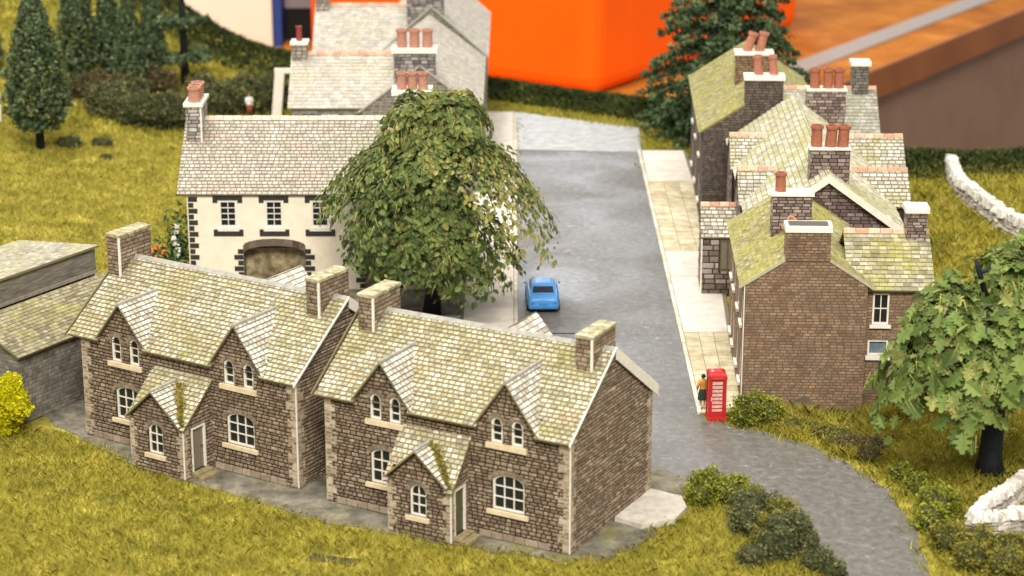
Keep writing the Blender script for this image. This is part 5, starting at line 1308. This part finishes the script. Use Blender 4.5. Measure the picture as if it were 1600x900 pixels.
bush('dark hedge behind the white house ridge beside the person in white', [(-22.8, 44.2, 1.2, 1.5, 1.0, 1.4), (-21.0, 44.9, 1.5, 1.5, 1.0, 1.6), (-19.3, 45.3, 1.4, 1.4, 1.0, 1.5), (-24.0, 45.2, 1.5, 1.2, 1.0, 1.4), (-18.2, 46.0, 1.2, 1.0, 0.9, 1.4)], M_fol_dark, 230, (0.09, 0.2), 'hedges behind the village', name='hedge', cat='hedge')
bush('brown bush under the conifers right of the big dark conifer', [(-32.0, 43.6, 1.0, 1.5, 1.0, 1.2), (-30.6, 44.2, 0.9, 1.4, 1.0, 1.1), (-33.2, 43.2, 0.8, 1.0, 0.9, 1.0)], M_fol_brown, 230, (0.09, 0.2), 'hedges behind the village')
bush('reddish brown bush left of the bare black pine trunk', [(-28.4, 47.3, 1.0, 1.4, 1.0, 1.2), (-27.3, 47.8, 1.0, 1.0, 0.9, 1.1), (-29.8, 46.9, 1.1, 1.2, 1.0, 1.3)], M_fol_brown, 230, (0.09, 0.2), 'hedges behind the village')
bush('small olive bush at the foot of the black pine trunk', [(-25.2, 51.0, 0.7, 1.2, 0.9, 0.9)], M_fol_olive, 230, (0.09, 0.2), 'hedges behind the village')
bush('single olive shrub on the hillside above the person in white', [(-21.6, 54.3, 0.7, 0.9, 0.8, 0.9)], M_fol_olive, 230, (0.09, 0.2), 'hedges behind the village')
for k, (x, y, r, t) in enumerate(((-31.6, 30.6, 0.8, 'dark low clump in the field just right of the big conifer'), (-29.5, 31.9, 0.7, 'dark twin clump in the field below the long hedge'), (-28.6, 28.6, 0.4, 'tiny dark tuft in the field, halfway to the white house chimney'))):
    bush(t, [(x, y, r * 0.3, r * 1.2, r * 0.7, r * 0.7)], M_fol_dark, 260, (0.08, 0.15), 'dark clumps in the left field')

# broad leaved trees with drooping sheets of lobed leaves
M_bark = plain('black_bark', (0.012, 0.014, 0.016), 0.7, 0.4, 3, 0.5)
def drooping_tree(label, base, trunk, limbs, fronds, leaf, mleaf, mfib, group, seed, per=70, width=1.0, fib=1500):
    r_ = np.random.default_rng(seed); rd = random.Random(seed)
    h = empty('leafy_tree', (base[0], base[1], float(gz(*base)) - 0.02)); tag(h, label, 'tree', group)
    tm = MB(); tm.tube([p[:3] for p in trunk], [p[3] for p in trunk], 12); tr = tm.build('trunk', M_bark, h, smooth=True)
    P, D, N, S, T = [], [], [], [], []; FP, FD, FT = [], [], []
    bm = MB()
    for fr_ in fronds:
        (n, zs, up, drop, R0, a0, a1, cx, cy, tin) = fr_
        for i in range(n):
            az = a0 + (a1 - a0) * (i + rd.uniform(0.2, 0.8)) / n; Rr = R0 * rd.uniform(0.8, 1.12); u_ = up * rd.uniform(0.7, 1.3); dr = drop * rd.uniform(0.8, 1.15); z_s = zs + rd.uniform(-0.5, 0.5); ft = rd.gauss(0.04, 0.16)
            d = np.array([math.cos(az), math.sin(az), 0]); s = np.array([-math.sin(az), math.cos(az), 0])
            f = lambda t: np.array([cx, cy, z_s]) + d * Rr * t + np.array([0, 0, 1.0]) * (u_ * math.sin(min(t * 2.2, 1.57)) - dr * t ** 2.2)
            pts = [f(t) for t in np.linspace(0, 0.78, 8)]
            bm.tube([tuple(p) for p in pts], [0.085 * (1 - 0.115 * q) * (0.6 + 0.08 * R0) for q in range(8)], 6)
            m_ = int(per * (0.5 + 0.5 * R0 / 6))
            for k in range(m_):
                t = rd.random() ** 0.75 * 0.9 + 0.12; t = min(t, 1.02)
                p = f(t); q = f(t + 0.05); tg = (q - p) / (np.linalg.norm(q - p) + 1e-9)
                w = width * (0.35 + 1.25 * math.sin(min(t, 1) * 2.6)) * R0 / 6 + 0.15
                lat = rd.gauss(0, 0.55) * w
                P.append(p + s * lat + np.array([0, 0, -0.22 * abs(lat) + rd.gauss(0, 0.14)]))
                D.append(tg + s * (0.8 * lat / max(w, 0.1) + rd.gauss(0, 0.95)) + np.array([0, 0, 0.12 + rd.gauss(0, 0.25)]))
                nn = np.cross(tg, s); nn = nn if nn[2] > 0 or abs(nn[2]) < 0.2 else -nn
                if np.dot(nn, d) < 0 and nn[2] < 0.3: nn = -nn
                N.append(nn + np.array([rd.gauss(0, 0.35), rd.gauss(0, 0.35), rd.gauss(0, 0.3)])); S.append(leaf * (rd.uniform(0.55, 1.45) if leaf < 0.6 else rd.uniform(0.65, 1.25)))
                T.append(min(max(tin + ft + rd.gauss(0, 0.2), 0), 1))
    ar = lambda l: np.array(l, dtype=float)
    bm.build('limbs', M_bark, h, smooth=True)
    if limbs:
        lm = MB()
        for pts, rad in limbs: lm.tube(pts, rad, 8)
        lm.build('bare_branch', M_bark, h, smooth=True)
    leaf_mesh('crown', ar(P), ar(D), ar(N), ar(S), ar(T), mleaf, h, lobed=2 if leaf < 0.6 else True)
    # dry fibres trailing over the top of the crown
    if fib:
        P_, D_ = ar(P), ar(D); k = r_.choice(len(P_), fib); b = P_[k] + r_.normal(0, 0.12, (fib, 3)) + np.array([0, 0, 0.1]); dd = D_[k] / np.linalg.norm(D_[k], axis=1, keepdims=True); L = r_.uniform(0.4, 1.1, fib)[:, None]
        sd = np.cross(dd, np.array([0, 0, 1.0])); sd /= np.linalg.norm(sd, axis=1, keepdims=True) + 1e-6
        V = np.stack([b - sd * 0.018, b + sd * 0.018, b + dd * L], 1).reshape(-1, 3)
        mesh_np('fibres', V, np.full(fib, 3), np.arange(3 * fib), r_.random(fib), mfib, h)
    return h
M_leaf1 = mat('olive_leaf', [(0, (0.055, 0.08, 0.022)), (0.35, (0.11, 0.165, 0.043)), (0.6, (0.165, 0.21, 0.055)), (0.85, (0.25, 0.26, 0.07)), (1, (0.36, 0.33, 0.10))], 'attr', rough=0.65, noise=1.3, amount=0.4, bump=0, spec=0.25, transl=0.22)
M_leaf2 = mat('fresh_leaf', [(0, (0.06, 0.095, 0.02)), (0.4, (0.125, 0.185, 0.04)), (0.8, (0.19, 0.255, 0.062)), (1, (0.31, 0.32, 0.095))], 'attr', rough=0.65, noise=1.0, amount=0.35, bump=0, spec=0.25, transl=0.22)
M_fib = mat('dry_fibre', [(0, (0.16, 0.14, 0.04)), (1, (0.36, 0.33, 0.09))], 'attr', rough=0.9, amount=0.2, bump=0)
PI2 = 2 * math.pi
drooping_tree('tall drooping olive green tree in front of the white house', (-4.5, -4.8), [(0, 0, 0, 0.55), (0.1, 0, 1.5, 0.42), (-0.1, 0.1, 4.5, 0.36), (0.3, 0.1, 7.5, 0.3), (0.5, 0, 10.2, 0.2)], None,
              [(16, 10.9, 1.9, 2.5, 3.1, 0, PI2, 0.4, 0, 0.5), (9, 11.0, 1.4, 1.2, 1.8, 0, PI2, 0.4, 0, 0.48), (11, 9.8, 1.0, 2.6, 3.9, 0, PI2, 0.2, 0, 0.42), (13, 8.6, 1.5, 4.6, 6.1, R(120), R(245), 0, 0, 0.36), (9, 8.9, 2.0, 5.6, 6.4, R(-60), R(70), 0.4, 0, 0.66), (7, 8.6, 1.2, 4.5, 5.0, R(70), R(120), 0, 0, 0.35),
               (8, 8.4, 0.8, 4.6, 4.8, R(250), R(290), 0, 0, 0.36), (10, 6.8, 1.0, 4.2, 4.6, R(150), R(300), 0, 0, 0.28), (8, 6.0, 1.0, 4.4, 5.0, R(-70), R(40), 0, 0, 0.36), (8, 4.4, 0.6, 2.6, 3.4, R(170), R(380), 0, 0, 0.28)],
              0.34, M_leaf1, M_fib, 'leafy trees', 11, per=205, width=0.95, fib=4500)
drooping_tree('spreading fresh green tree with big lobed leaves at the right edge', (21.9, -27.8), [(0, -0.1, 0, 0.75), (0, 0, 0.7, 0.55), (0.05, 0, 2.5, 0.48), (0.1, 0, 5.0, 0.42), (0.2, 0.1, 8.2, 0.25)],
              [([(-0.7, -0.6, 8.2), (-1.3, -1.0, 9.9), (-1.5, -1.1, 10.5)], [0.14, 0.13, 0.1]), ([(-1.3, -1.0, 9.85), (-0.8, -1.0, 10.05)], [0.11, 0.09])],
              [(13, 7.6, 1.2, 4.7, 4.6, R(80), R(268), -0.6, 0, 0.45), (9, 9.0, 1.7, 4.6, 4.2, R(-100), R(120), 1.0, 0.6, 0.4), (9, 9.5, 1.1, 1.9, 2.4, 0, PI2, 1.2, 0.6, 0.5), (7, 7.8, 1.0, 2.0, 2.4, R(90), R(290), -1.6, 0, 0.5), (8, 6.3, 0.6, 2.2, 3.0, R(160), R(380), 0, 0, 0.3), (7, 7.4, 0.8, 2.7, 3.4, R(235), R(320), -0.2, 0, 0.42)],
              0.8, M_leaf2, M_fib, 'leafy trees', 5, per=58, width=1.15, fib=2600)

# conifers
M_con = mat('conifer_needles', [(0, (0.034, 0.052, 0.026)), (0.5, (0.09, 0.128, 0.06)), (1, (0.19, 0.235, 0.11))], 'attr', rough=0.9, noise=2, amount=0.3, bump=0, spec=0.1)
def dense_conifer(label, x, y, H, R0, seed, m=None, bare=0.12, n=7000, lean=0):
    r_ = np.random.default_rng(seed); z0 = float(gz(x, y))
    h = empty('conifer_tree', (x, y, z0 - 0.03)); tag(h, label, 'tree', 'conifers on the left hill')
    tm = MB(); tm.tube([(0, 0, 0), (0.05, 0, H * 0.4), (0, 0, H * 0.96)], [0.32, 0.22, 0.05], 8); tm.build('trunk', M_bark, h, smooth=True)
    t = r_.random(n) ** 0.8; z = H * (bare + (1 - bare) * t)
    prof = np.where(t < 0.18, 0.55 + 0.45 * t / 0.18, (1 - (t - 0.18) / 0.82) ** 0.72)
    a = r_.random(n) * PI2
    lump = 1 + 0.16 * np.sin(a * 5 + z * 1.7) * np.sin(z * 2.1 + seed) + 0.14 * np.sin(a * 9 - z * 3)
    rad = R0 * prof * lump * np.sqrt(r_.uniform(0.35, 1.0, n))
    P = np.stack([rad * np.cos(a), rad * np.sin(a), z], 1)
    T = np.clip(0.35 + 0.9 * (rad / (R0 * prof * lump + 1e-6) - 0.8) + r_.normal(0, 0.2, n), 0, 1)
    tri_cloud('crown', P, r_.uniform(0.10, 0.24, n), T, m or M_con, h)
dense_conifer('big dense dark conifer alone at the left of the field', -33.4, 29.5, 11.8, 2.4, 3, n=12000)
dense_conifer('tall dark conifer just behind the big one at the left', -33.9, 47.2, 10.5, 1.7, 4, bare=0.05)
dense_conifer('slim dark conifer in the middle of the hill group', -31.6, 48.0, 10.0, 1.25, 5, bare=0.05)
dense_conifer('narrow conifer standing in front of the brown bushes', -29.8, 46.4, 8.6, 1.35, 6, bare=0.06)
dense_conifer('thin conifer nearest the bare black pine trunk', -28.6, 50.5, 8.8, 1.1, 8, bare=0.1)
dense_conifer('dark conifer cut by the left picture edge', -41.5, 47, 7.0, 1.8, 9, bare=0.05)

def fir(label, x, y, H, R0, levels, per, seed, bare, m, group, pad=0.5, droop=0.25, nb=130, thick=0.3, trunk_r=0.3):
    r_ = np.random.default_rng(seed); rd = random.Random(seed); z0 = float(gz(x, y))
    h = empty('fir_tree', (x, y, z0 - 0.03)); tag(h, label, 'tree', group)
    tm = MB(); tm.tube([(0, 0, 0), (0, 0.05, H * 0.5), (0, 0, H * 0.98)], [trunk_r, trunk_r * 0.75, 0.06], 9); tm.build('trunk', M_bark, h, smooth=True)
    bm = MB(); P = []; T = []
    for L in range(levels):
        t = L / max(levels - 1, 1); z = H * (bare + (0.97 - bare) * t); ln = R0 * (1 - t) ** 0.8 + 0.35
        for k in range(per):
            az = PI2 * (k + rd.random() * 0.7) / per + L * 0.7; l = ln * rd.uniform(0.75, 1.1); d = np.array([math.cos(az), math.sin(az), 0])
            f = lambda q: d * l * q + np.array([0, 0, z + 0.15 * l * q - droop * l * q * q])
            if levels <= 6: bm = MB()
            bm.tube([tuple(f(q)) for q in (0, 0.5, 1)], [0.07, 0.05, 0.02], 5)
            if levels <= 6: bm.build('branch', M_bark, h)
            n = int(nb * (0.3 + l / R0)); q = r_.uniform(0.12, 1.05, n); s = np.array([-d[1], d[0], 0])
            lat = r_.normal(0, 1, n) * pad * (0.25 + 0.75 * np.sin(np.clip(q, 0, 1) * 2.7))
            p = d[None] * (l * q)[:, None] + s[None] * lat[:, None]; p[:, 2] = z + 0.15 * l * q - droop * l * q * q - 0.25 * np.abs(lat) + r_.normal(0, thick * 0.5, n)
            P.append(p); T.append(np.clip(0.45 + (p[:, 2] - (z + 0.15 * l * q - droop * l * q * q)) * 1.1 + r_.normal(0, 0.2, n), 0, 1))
    P = np.concatenate(P); T = np.concatenate(T)
    if levels > 6: bm.build('branches', M_bark, h, kind='stuff')
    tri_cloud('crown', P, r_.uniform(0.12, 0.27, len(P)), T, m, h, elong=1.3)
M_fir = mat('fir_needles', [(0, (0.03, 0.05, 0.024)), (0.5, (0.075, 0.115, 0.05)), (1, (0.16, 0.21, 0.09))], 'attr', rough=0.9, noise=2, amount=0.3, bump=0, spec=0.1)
fir('broad dark fir tree against the orange crate behind the farthest brick house', 16.0, 38.0, 20.5, 7.0, 14, 12, 21, 0.05, M_fir, 'single trees behind the village', nb=300, pad=0.55, thick=0.26, droop=0.32)
fir('bare black pine trunk with a few flat branches on the hillside', -26.2, 50.9, 11.5, 2.6, 4, 5, 22, 0.22, M_con, 'single trees behind the village', nb=120, pad=0.45, droop=0.1, thick=0.3, trunk_r=0.36)

# flowers beside the white house
def flowers():
    x, y = -20.0, 0.6; h = empty('flower_bush', (x, y, float(gz(x, y)))); tag(h, 'leafy plant with orange and white blossoms at the white house corner', 'flowers')
    n = 700; P = rng.normal(size=(n, 3)) * np.array([0.75, 0.5, 0.7]) + np.array([-0.1, 0, 1.2]); P[:300] = rng.normal(size=(300, 3)) * np.array([0.3, 0.3, 1.2]) + np.array([0.75, -0.1, 2.3])
    P[:, 2] = np.abs(P[:, 2])
    D = rng.normal(size=(n, 3)); leaf_mesh('leaves', P, D, rng.normal(size=(n, 3)) + np.array([0, -0.4, 0.8]), rng.uniform(0.25, 0.5, n), rng.random(n), M_leafd, h, lobed=False)
    for k in range(16):
        q = MB(); rock(q, (0, 0, 0), 0.14, 0.14, 0.1, random.random() * 6, 0.4)
        wht = k < 6
        o = q.build('blossom', M_white if wht else M_blossom, h); o.location = (0.7 + random.uniform(-0.25, 0.2), -0.45, 2.0 + k * 0.35) if wht else (random.uniform(-1.3, 0.5), -0.5 + random.uniform(-0.3, 0.3), random.uniform(1.5, 2.5))
M_leafd = mat('dark_leaf', [(0, (0.02, 0.045, 0.012)), (1, (0.07, 0.13, 0.035))], 'attr', rough=0.6, amount=0.3, bump=0)
M_blossom = plain('orange_blossom', (0.72, 0.16, 0.05), 0.7)
flowers()

# ------------------------------------------------------------------ grass
M_grass = mat('static_grass', [(0, (0.18, 0.172, 0.026)), (0.3, (0.32, 0.292, 0.04)), (0.6, (0.44, 0.39, 0.058)), (0.85, (0.55, 0.475, 0.095)), (1, (0.62, 0.51, 0.16))], 'attr', rough=0.85, noise=0.35, amount=0.2, bump=0, spec=0.12, transl=0.4)
M_grassd = mat('dark_rim_grass', [(0, (0.022, 0.034, 0.012)), (0.5, (0.055, 0.075, 0.022)), (0.85, (0.11, 0.125, 0.035)), (1, (0.24, 0.23, 0.07))], 'attr', rough=0.95, noise=0.5, amount=0.4, bump=0, spec=0.1)
FOOT = [loc_poly(-8.14, -31.29, R(-28.9), [(-0.1, -0.1), (12.1, -0.1), (12.1, 7.9), (-0.1, 7.9)]), loc_poly(-20.3, -23.2, R(-32.3), [(-9.1, -0.9), (12.8, -0.1), (12.8, 7.9), (-9.1, 9.3)]),
        loc_poly(-20.3, -23.2, R(-32.3), [(-15.6, 2.9), (-9.9, 2.9), (-9.9, 11.7), (-15.6, 11.7)]), [(-18.7, -0.4), (-3.8, -0.4), (-3.8, 9.4), (-18.7, 9.4)], [(11.2, -20.1), (20.8, -19.4), (23, 20), (19.5, 28.8), (12.2, 28.8)], [(-14.8, 21), (-2, 21), (-2, 58), (-14.8, 58)]]
ROADP = ROAD[:17] + [(7.0, -27.5), (-3, -22), (-14, -5), (0.2, -5)]
YARDP = [(7.9, -28.4), (7.9, -31.3), (7.0, -33.1), (5.4, -36.0), (4.2, -37.4), (2.4, -37.7), (-2.7, -36.1), (-5.4, -34.9), (-7.9, -33.9), (-10.7, -31.9), (-14.1, -29.7), (-16.3, -28.1), (-19.6, -24.9), (-22.4, -21.4), (-23.6, -20), (-27, -17), (-24, -12), (-19.5, 2), (-14, 6), (-2.9, 6), (-2.9, -8), (0.5, -11), (3, -22)]
HOLE = [(-8.6, -37.6), (-6.5, -38.2), (-6.2, -37.5), (-8.4, -36.8)]
def grass(name, label, x0, x1, y0, y1, n, hgt, wd, m, keep=None, rim=None, lean=1.5, tbase=0.45, tvar=0.2):
    x = rng.uniform(x0, x1, n); y = rng.uniform(y0, y1, n)
    if rim is not None: y = yback(x) - rng.random(n) ** 1.3 * rim(x)
    k = y < yback(x) - 0.02
    xj, yj = x + rng.normal(0, 0.33, n), y + rng.normal(0, 0.33, n)
    for pl in [ROADP, YARDP, HOLE]: k &= ~pip(xj, yj, pl)
    for pl in [PAVR, PAVL] + FOOT: k &= ~pip(x, y, pl)
    if keep is not None: k &= keep(x, y)
    x, y = x[k], y[k]; n = len(x); z = gz(x, y) - 0.02
    patch = wob(x * 1.1, y * 1.3) * 0.5 + wob(x * 0.37 + 5, y * 0.41) * 0.5 + 0.35 * wob(x * 3.1, y * 3.7)
    T = np.clip(tbase + 0.06 + 0.19 * patch + rng.normal(0, tvar, n), 0, 1)
    a = rng.uniform(0, PI2, n); h = rng.uniform(*hgt, n) * (1 + 0.3 * patch); b = rng.uniform(0, PI2, n); l = rng.uniform(0.2, lean, n) * h
    w = wd * rng.uniform(0.7, 1.3, n)
    B = np.stack([x, y, z], 1); S = np.stack([np.cos(a) * w, np.sin(a) * w, np.zeros(n)], 1)
    tip = B + np.stack([np.cos(b) * l, np.sin(b) * l, h], 1); mid = B + np.stack([np.cos(b) * l * 0.3, np.sin(b) * l * 0.3, h * 0.6], 1)
    V = np.stack([B - S, B + S, mid + S * 0.7, tip, mid - S * 0.7], 1).reshape(-1, 3)
    i = np.arange(n)[:, None] * 5
    o = mesh_np(name, V, np.full(n, 5), (i + np.arange(5)[None]).ravel(), T, m)
    tag(o, label, 'grass', kind='stuff'); return o
notrim = lambda x, y: (yback(x) - y) > np.where(x < -14, 4.5, 2.4)
grass('grass', 'yellow green tufted lawn in front of the stone cottages', -36, 13.5, -46, -20, 210000, (0.12, 0.36), 0.017, M_grass)
grass('grass', 'golden green grass on the verge right of the lane', 10.5, 36, -46, -8, 80000, (0.16, 0.48), 0.026, M_grass, tbase=0.4)
grass('grass', 'yellow field left of the white house', -50, -18, -22, 36, 100000, (0.12, 0.32), 0.035, M_grass, notrim, tbase=0.55)
grass('grass', 'grassy hillside below the conifers', -64, -14, 36, 90, 70000, (0.2, 0.5), 0.055, M_grass, notrim, tbase=0.42)
grass('grass', 'rough green field beyond the brick houses', 19, 60, -8, 36, 75000, (0.2, 0.55), 0.045, M_grass, notrim, tbase=0.42)
grass('grass', 'strip of grass at the far end of the road', -14, 21, 28, 56, 25000, (0.2, 0.4), 0.05, M_grass, notrim, tbase=0.4)
grass('grass', 'dark green rim along the back edge of the layout', -50, 55, 30, 95, 90000, (0.2, 0.5), 0.06, M_grassd, rim=lambda x: np.where(x < -14, 6.5, np.where(x > 23, 4.2, 3.2)), tbase=0.45)

grass('grass', 'tall golden tufts on the verge below the brick house', 12.2, 19.5, -28, -20.4, 16000, (0.35, 0.75), 0.022, M_grass, lambda x, y: wob(x * 1.7, y * 1.9) > 0.15, tbase=0.55)
bp_ = flat('bare_patch', HOLE, -0.045, plain('dark_soil', (0.045, 0.042, 0.022), 1.0, 0.4, 2), 0.03, wig=0.12, step=0.3)
# ------------------------------------------------------------------ the hall behind the layout
e = Vector((0.555, 0.832, 0)); pp = Vector((-0.832, 0.555, 0))
def obox(mb, o, a, b, z0, z1):
    o = Vector(o); q = [o, o + e * a, o + e * a + pp * b, o + pp * b]
    mb.prism([(p.x, p.y, z0) for p in q], (0, 0, z1 - z0))
M_wood = mat('varnished_wood', [(0, (0.34, 0.10, 0.01)), (0.5, (0.45, 0.15, 0.016)), (1, (0.52, 0.20, 0.03))], None, 0.7, 0.12, 0.25, 0.0, spec=0.08)
M_wood2 = plain('table_edge_wood', (0.26, 0.082, 0.018), 0.45, 0.25, 0.1, 0.0)
M_panel = plain('brown_table_skirt', (0.25, 0.145, 0.098), 0.8, 0.15, 0.15, 0.0)
t = empty('wooden_table', (28, 74, -60)); tag(t, 'varnished wooden table with brown skirt standing behind the layout', 'table')
def tb(name, m, o, a, b, z0, z1):
    q = MB(); obox(q, Vector(o) - Vector((28, 74, 0)), a, b, z0 + 60, z1 + 60); return q.build(name, m, t)
P0 = Vector((12.2, 62.0, 0))
tb('tabletop', M_wood, P0, 160, 75, -9.6, -8.0)
tb('table_edge', M_wood2, P0 - pp * 0.35, 160, 0.349, -10.9, -7.8)
tb('skirt', M_panel, P0 + pp * 1.2, 158, 0.5, -60, -9.62)
tb('inlay_strip', plain('grey_metal_strip', (0.36, 0.31, 0.28), 0.5, 0.1), P0 + pp * 5.5 + e * 2, 150, 3.0, -7.99, -7.8)
ob = empty('orange_crate', (8.1, 86.3, -8)); tag(ob, 'large bright orange plastic crate standing on the wooden table', 'crate')
M_orange = plain('orange_plastic', (0.92, 0.115, 0.002), 0.7, 0.05, 0.1, 0.0, spec=0.1)
q = MB()
for (a0, a1, b0, b1, z0, z1) in ((0, 44, 0, 36, 0.0, 15),): obox(q, (0, 0, 0), a1, b1, z0, z1)
bo = q.build('crate_body', M_orange, ob)
bv = bo.modifiers.new('round', 'BEVEL'); bv.width = 1.8; bv.segments = 4
wb = MB(); wb.box(-70, -25.9, 0, 12, -60, 44); wb = wb.build('white_board', plain('pale_card', (0.80, 0.70, 0.56), 0.8, 0.05, 0.1, 0)); wb.location = (0, 112, 0); tag(wb, 'large pale cream board standing behind the hillside', 'board')
bb = MB(); bb.box(-25.85, -24.9, 0, 11, -60, 44); bb = bb.build('blue_post', plain('blue_paint', (0.02, 0.05, 0.22), 0.6, 0.05, 0.1, 0)); bb.location = (0, 112.3, 0); tag(bb, 'blue upright strip at the edge of the cream board', 'post')
db = empty('dark_box', (-20, 116, -60)); tag(db, 'black box with grey lid between the blue strip and the houses', 'box')
m = MB(); m.box(-4.85, 8, 0, 10, 0, 55.6); m.build('box_body', M_dark, db); m = MB(); m.box(-4.85, 8.2, -0.2, 10, 55.61, 90); m.build('box_lid', plain('grey_lid', (0.27, 0.23, 0.25), 0.7, 0.1, 0.2, 0), db)
fl = flat('hall_floor', [(-400, -200), (400, -200), (400, 600), (-400, 600)], -60.02, plain('hall_floor_boards', (0.16, 0.12, 0.09), 0.6, 0.2, 0.05, 0), 0.5)
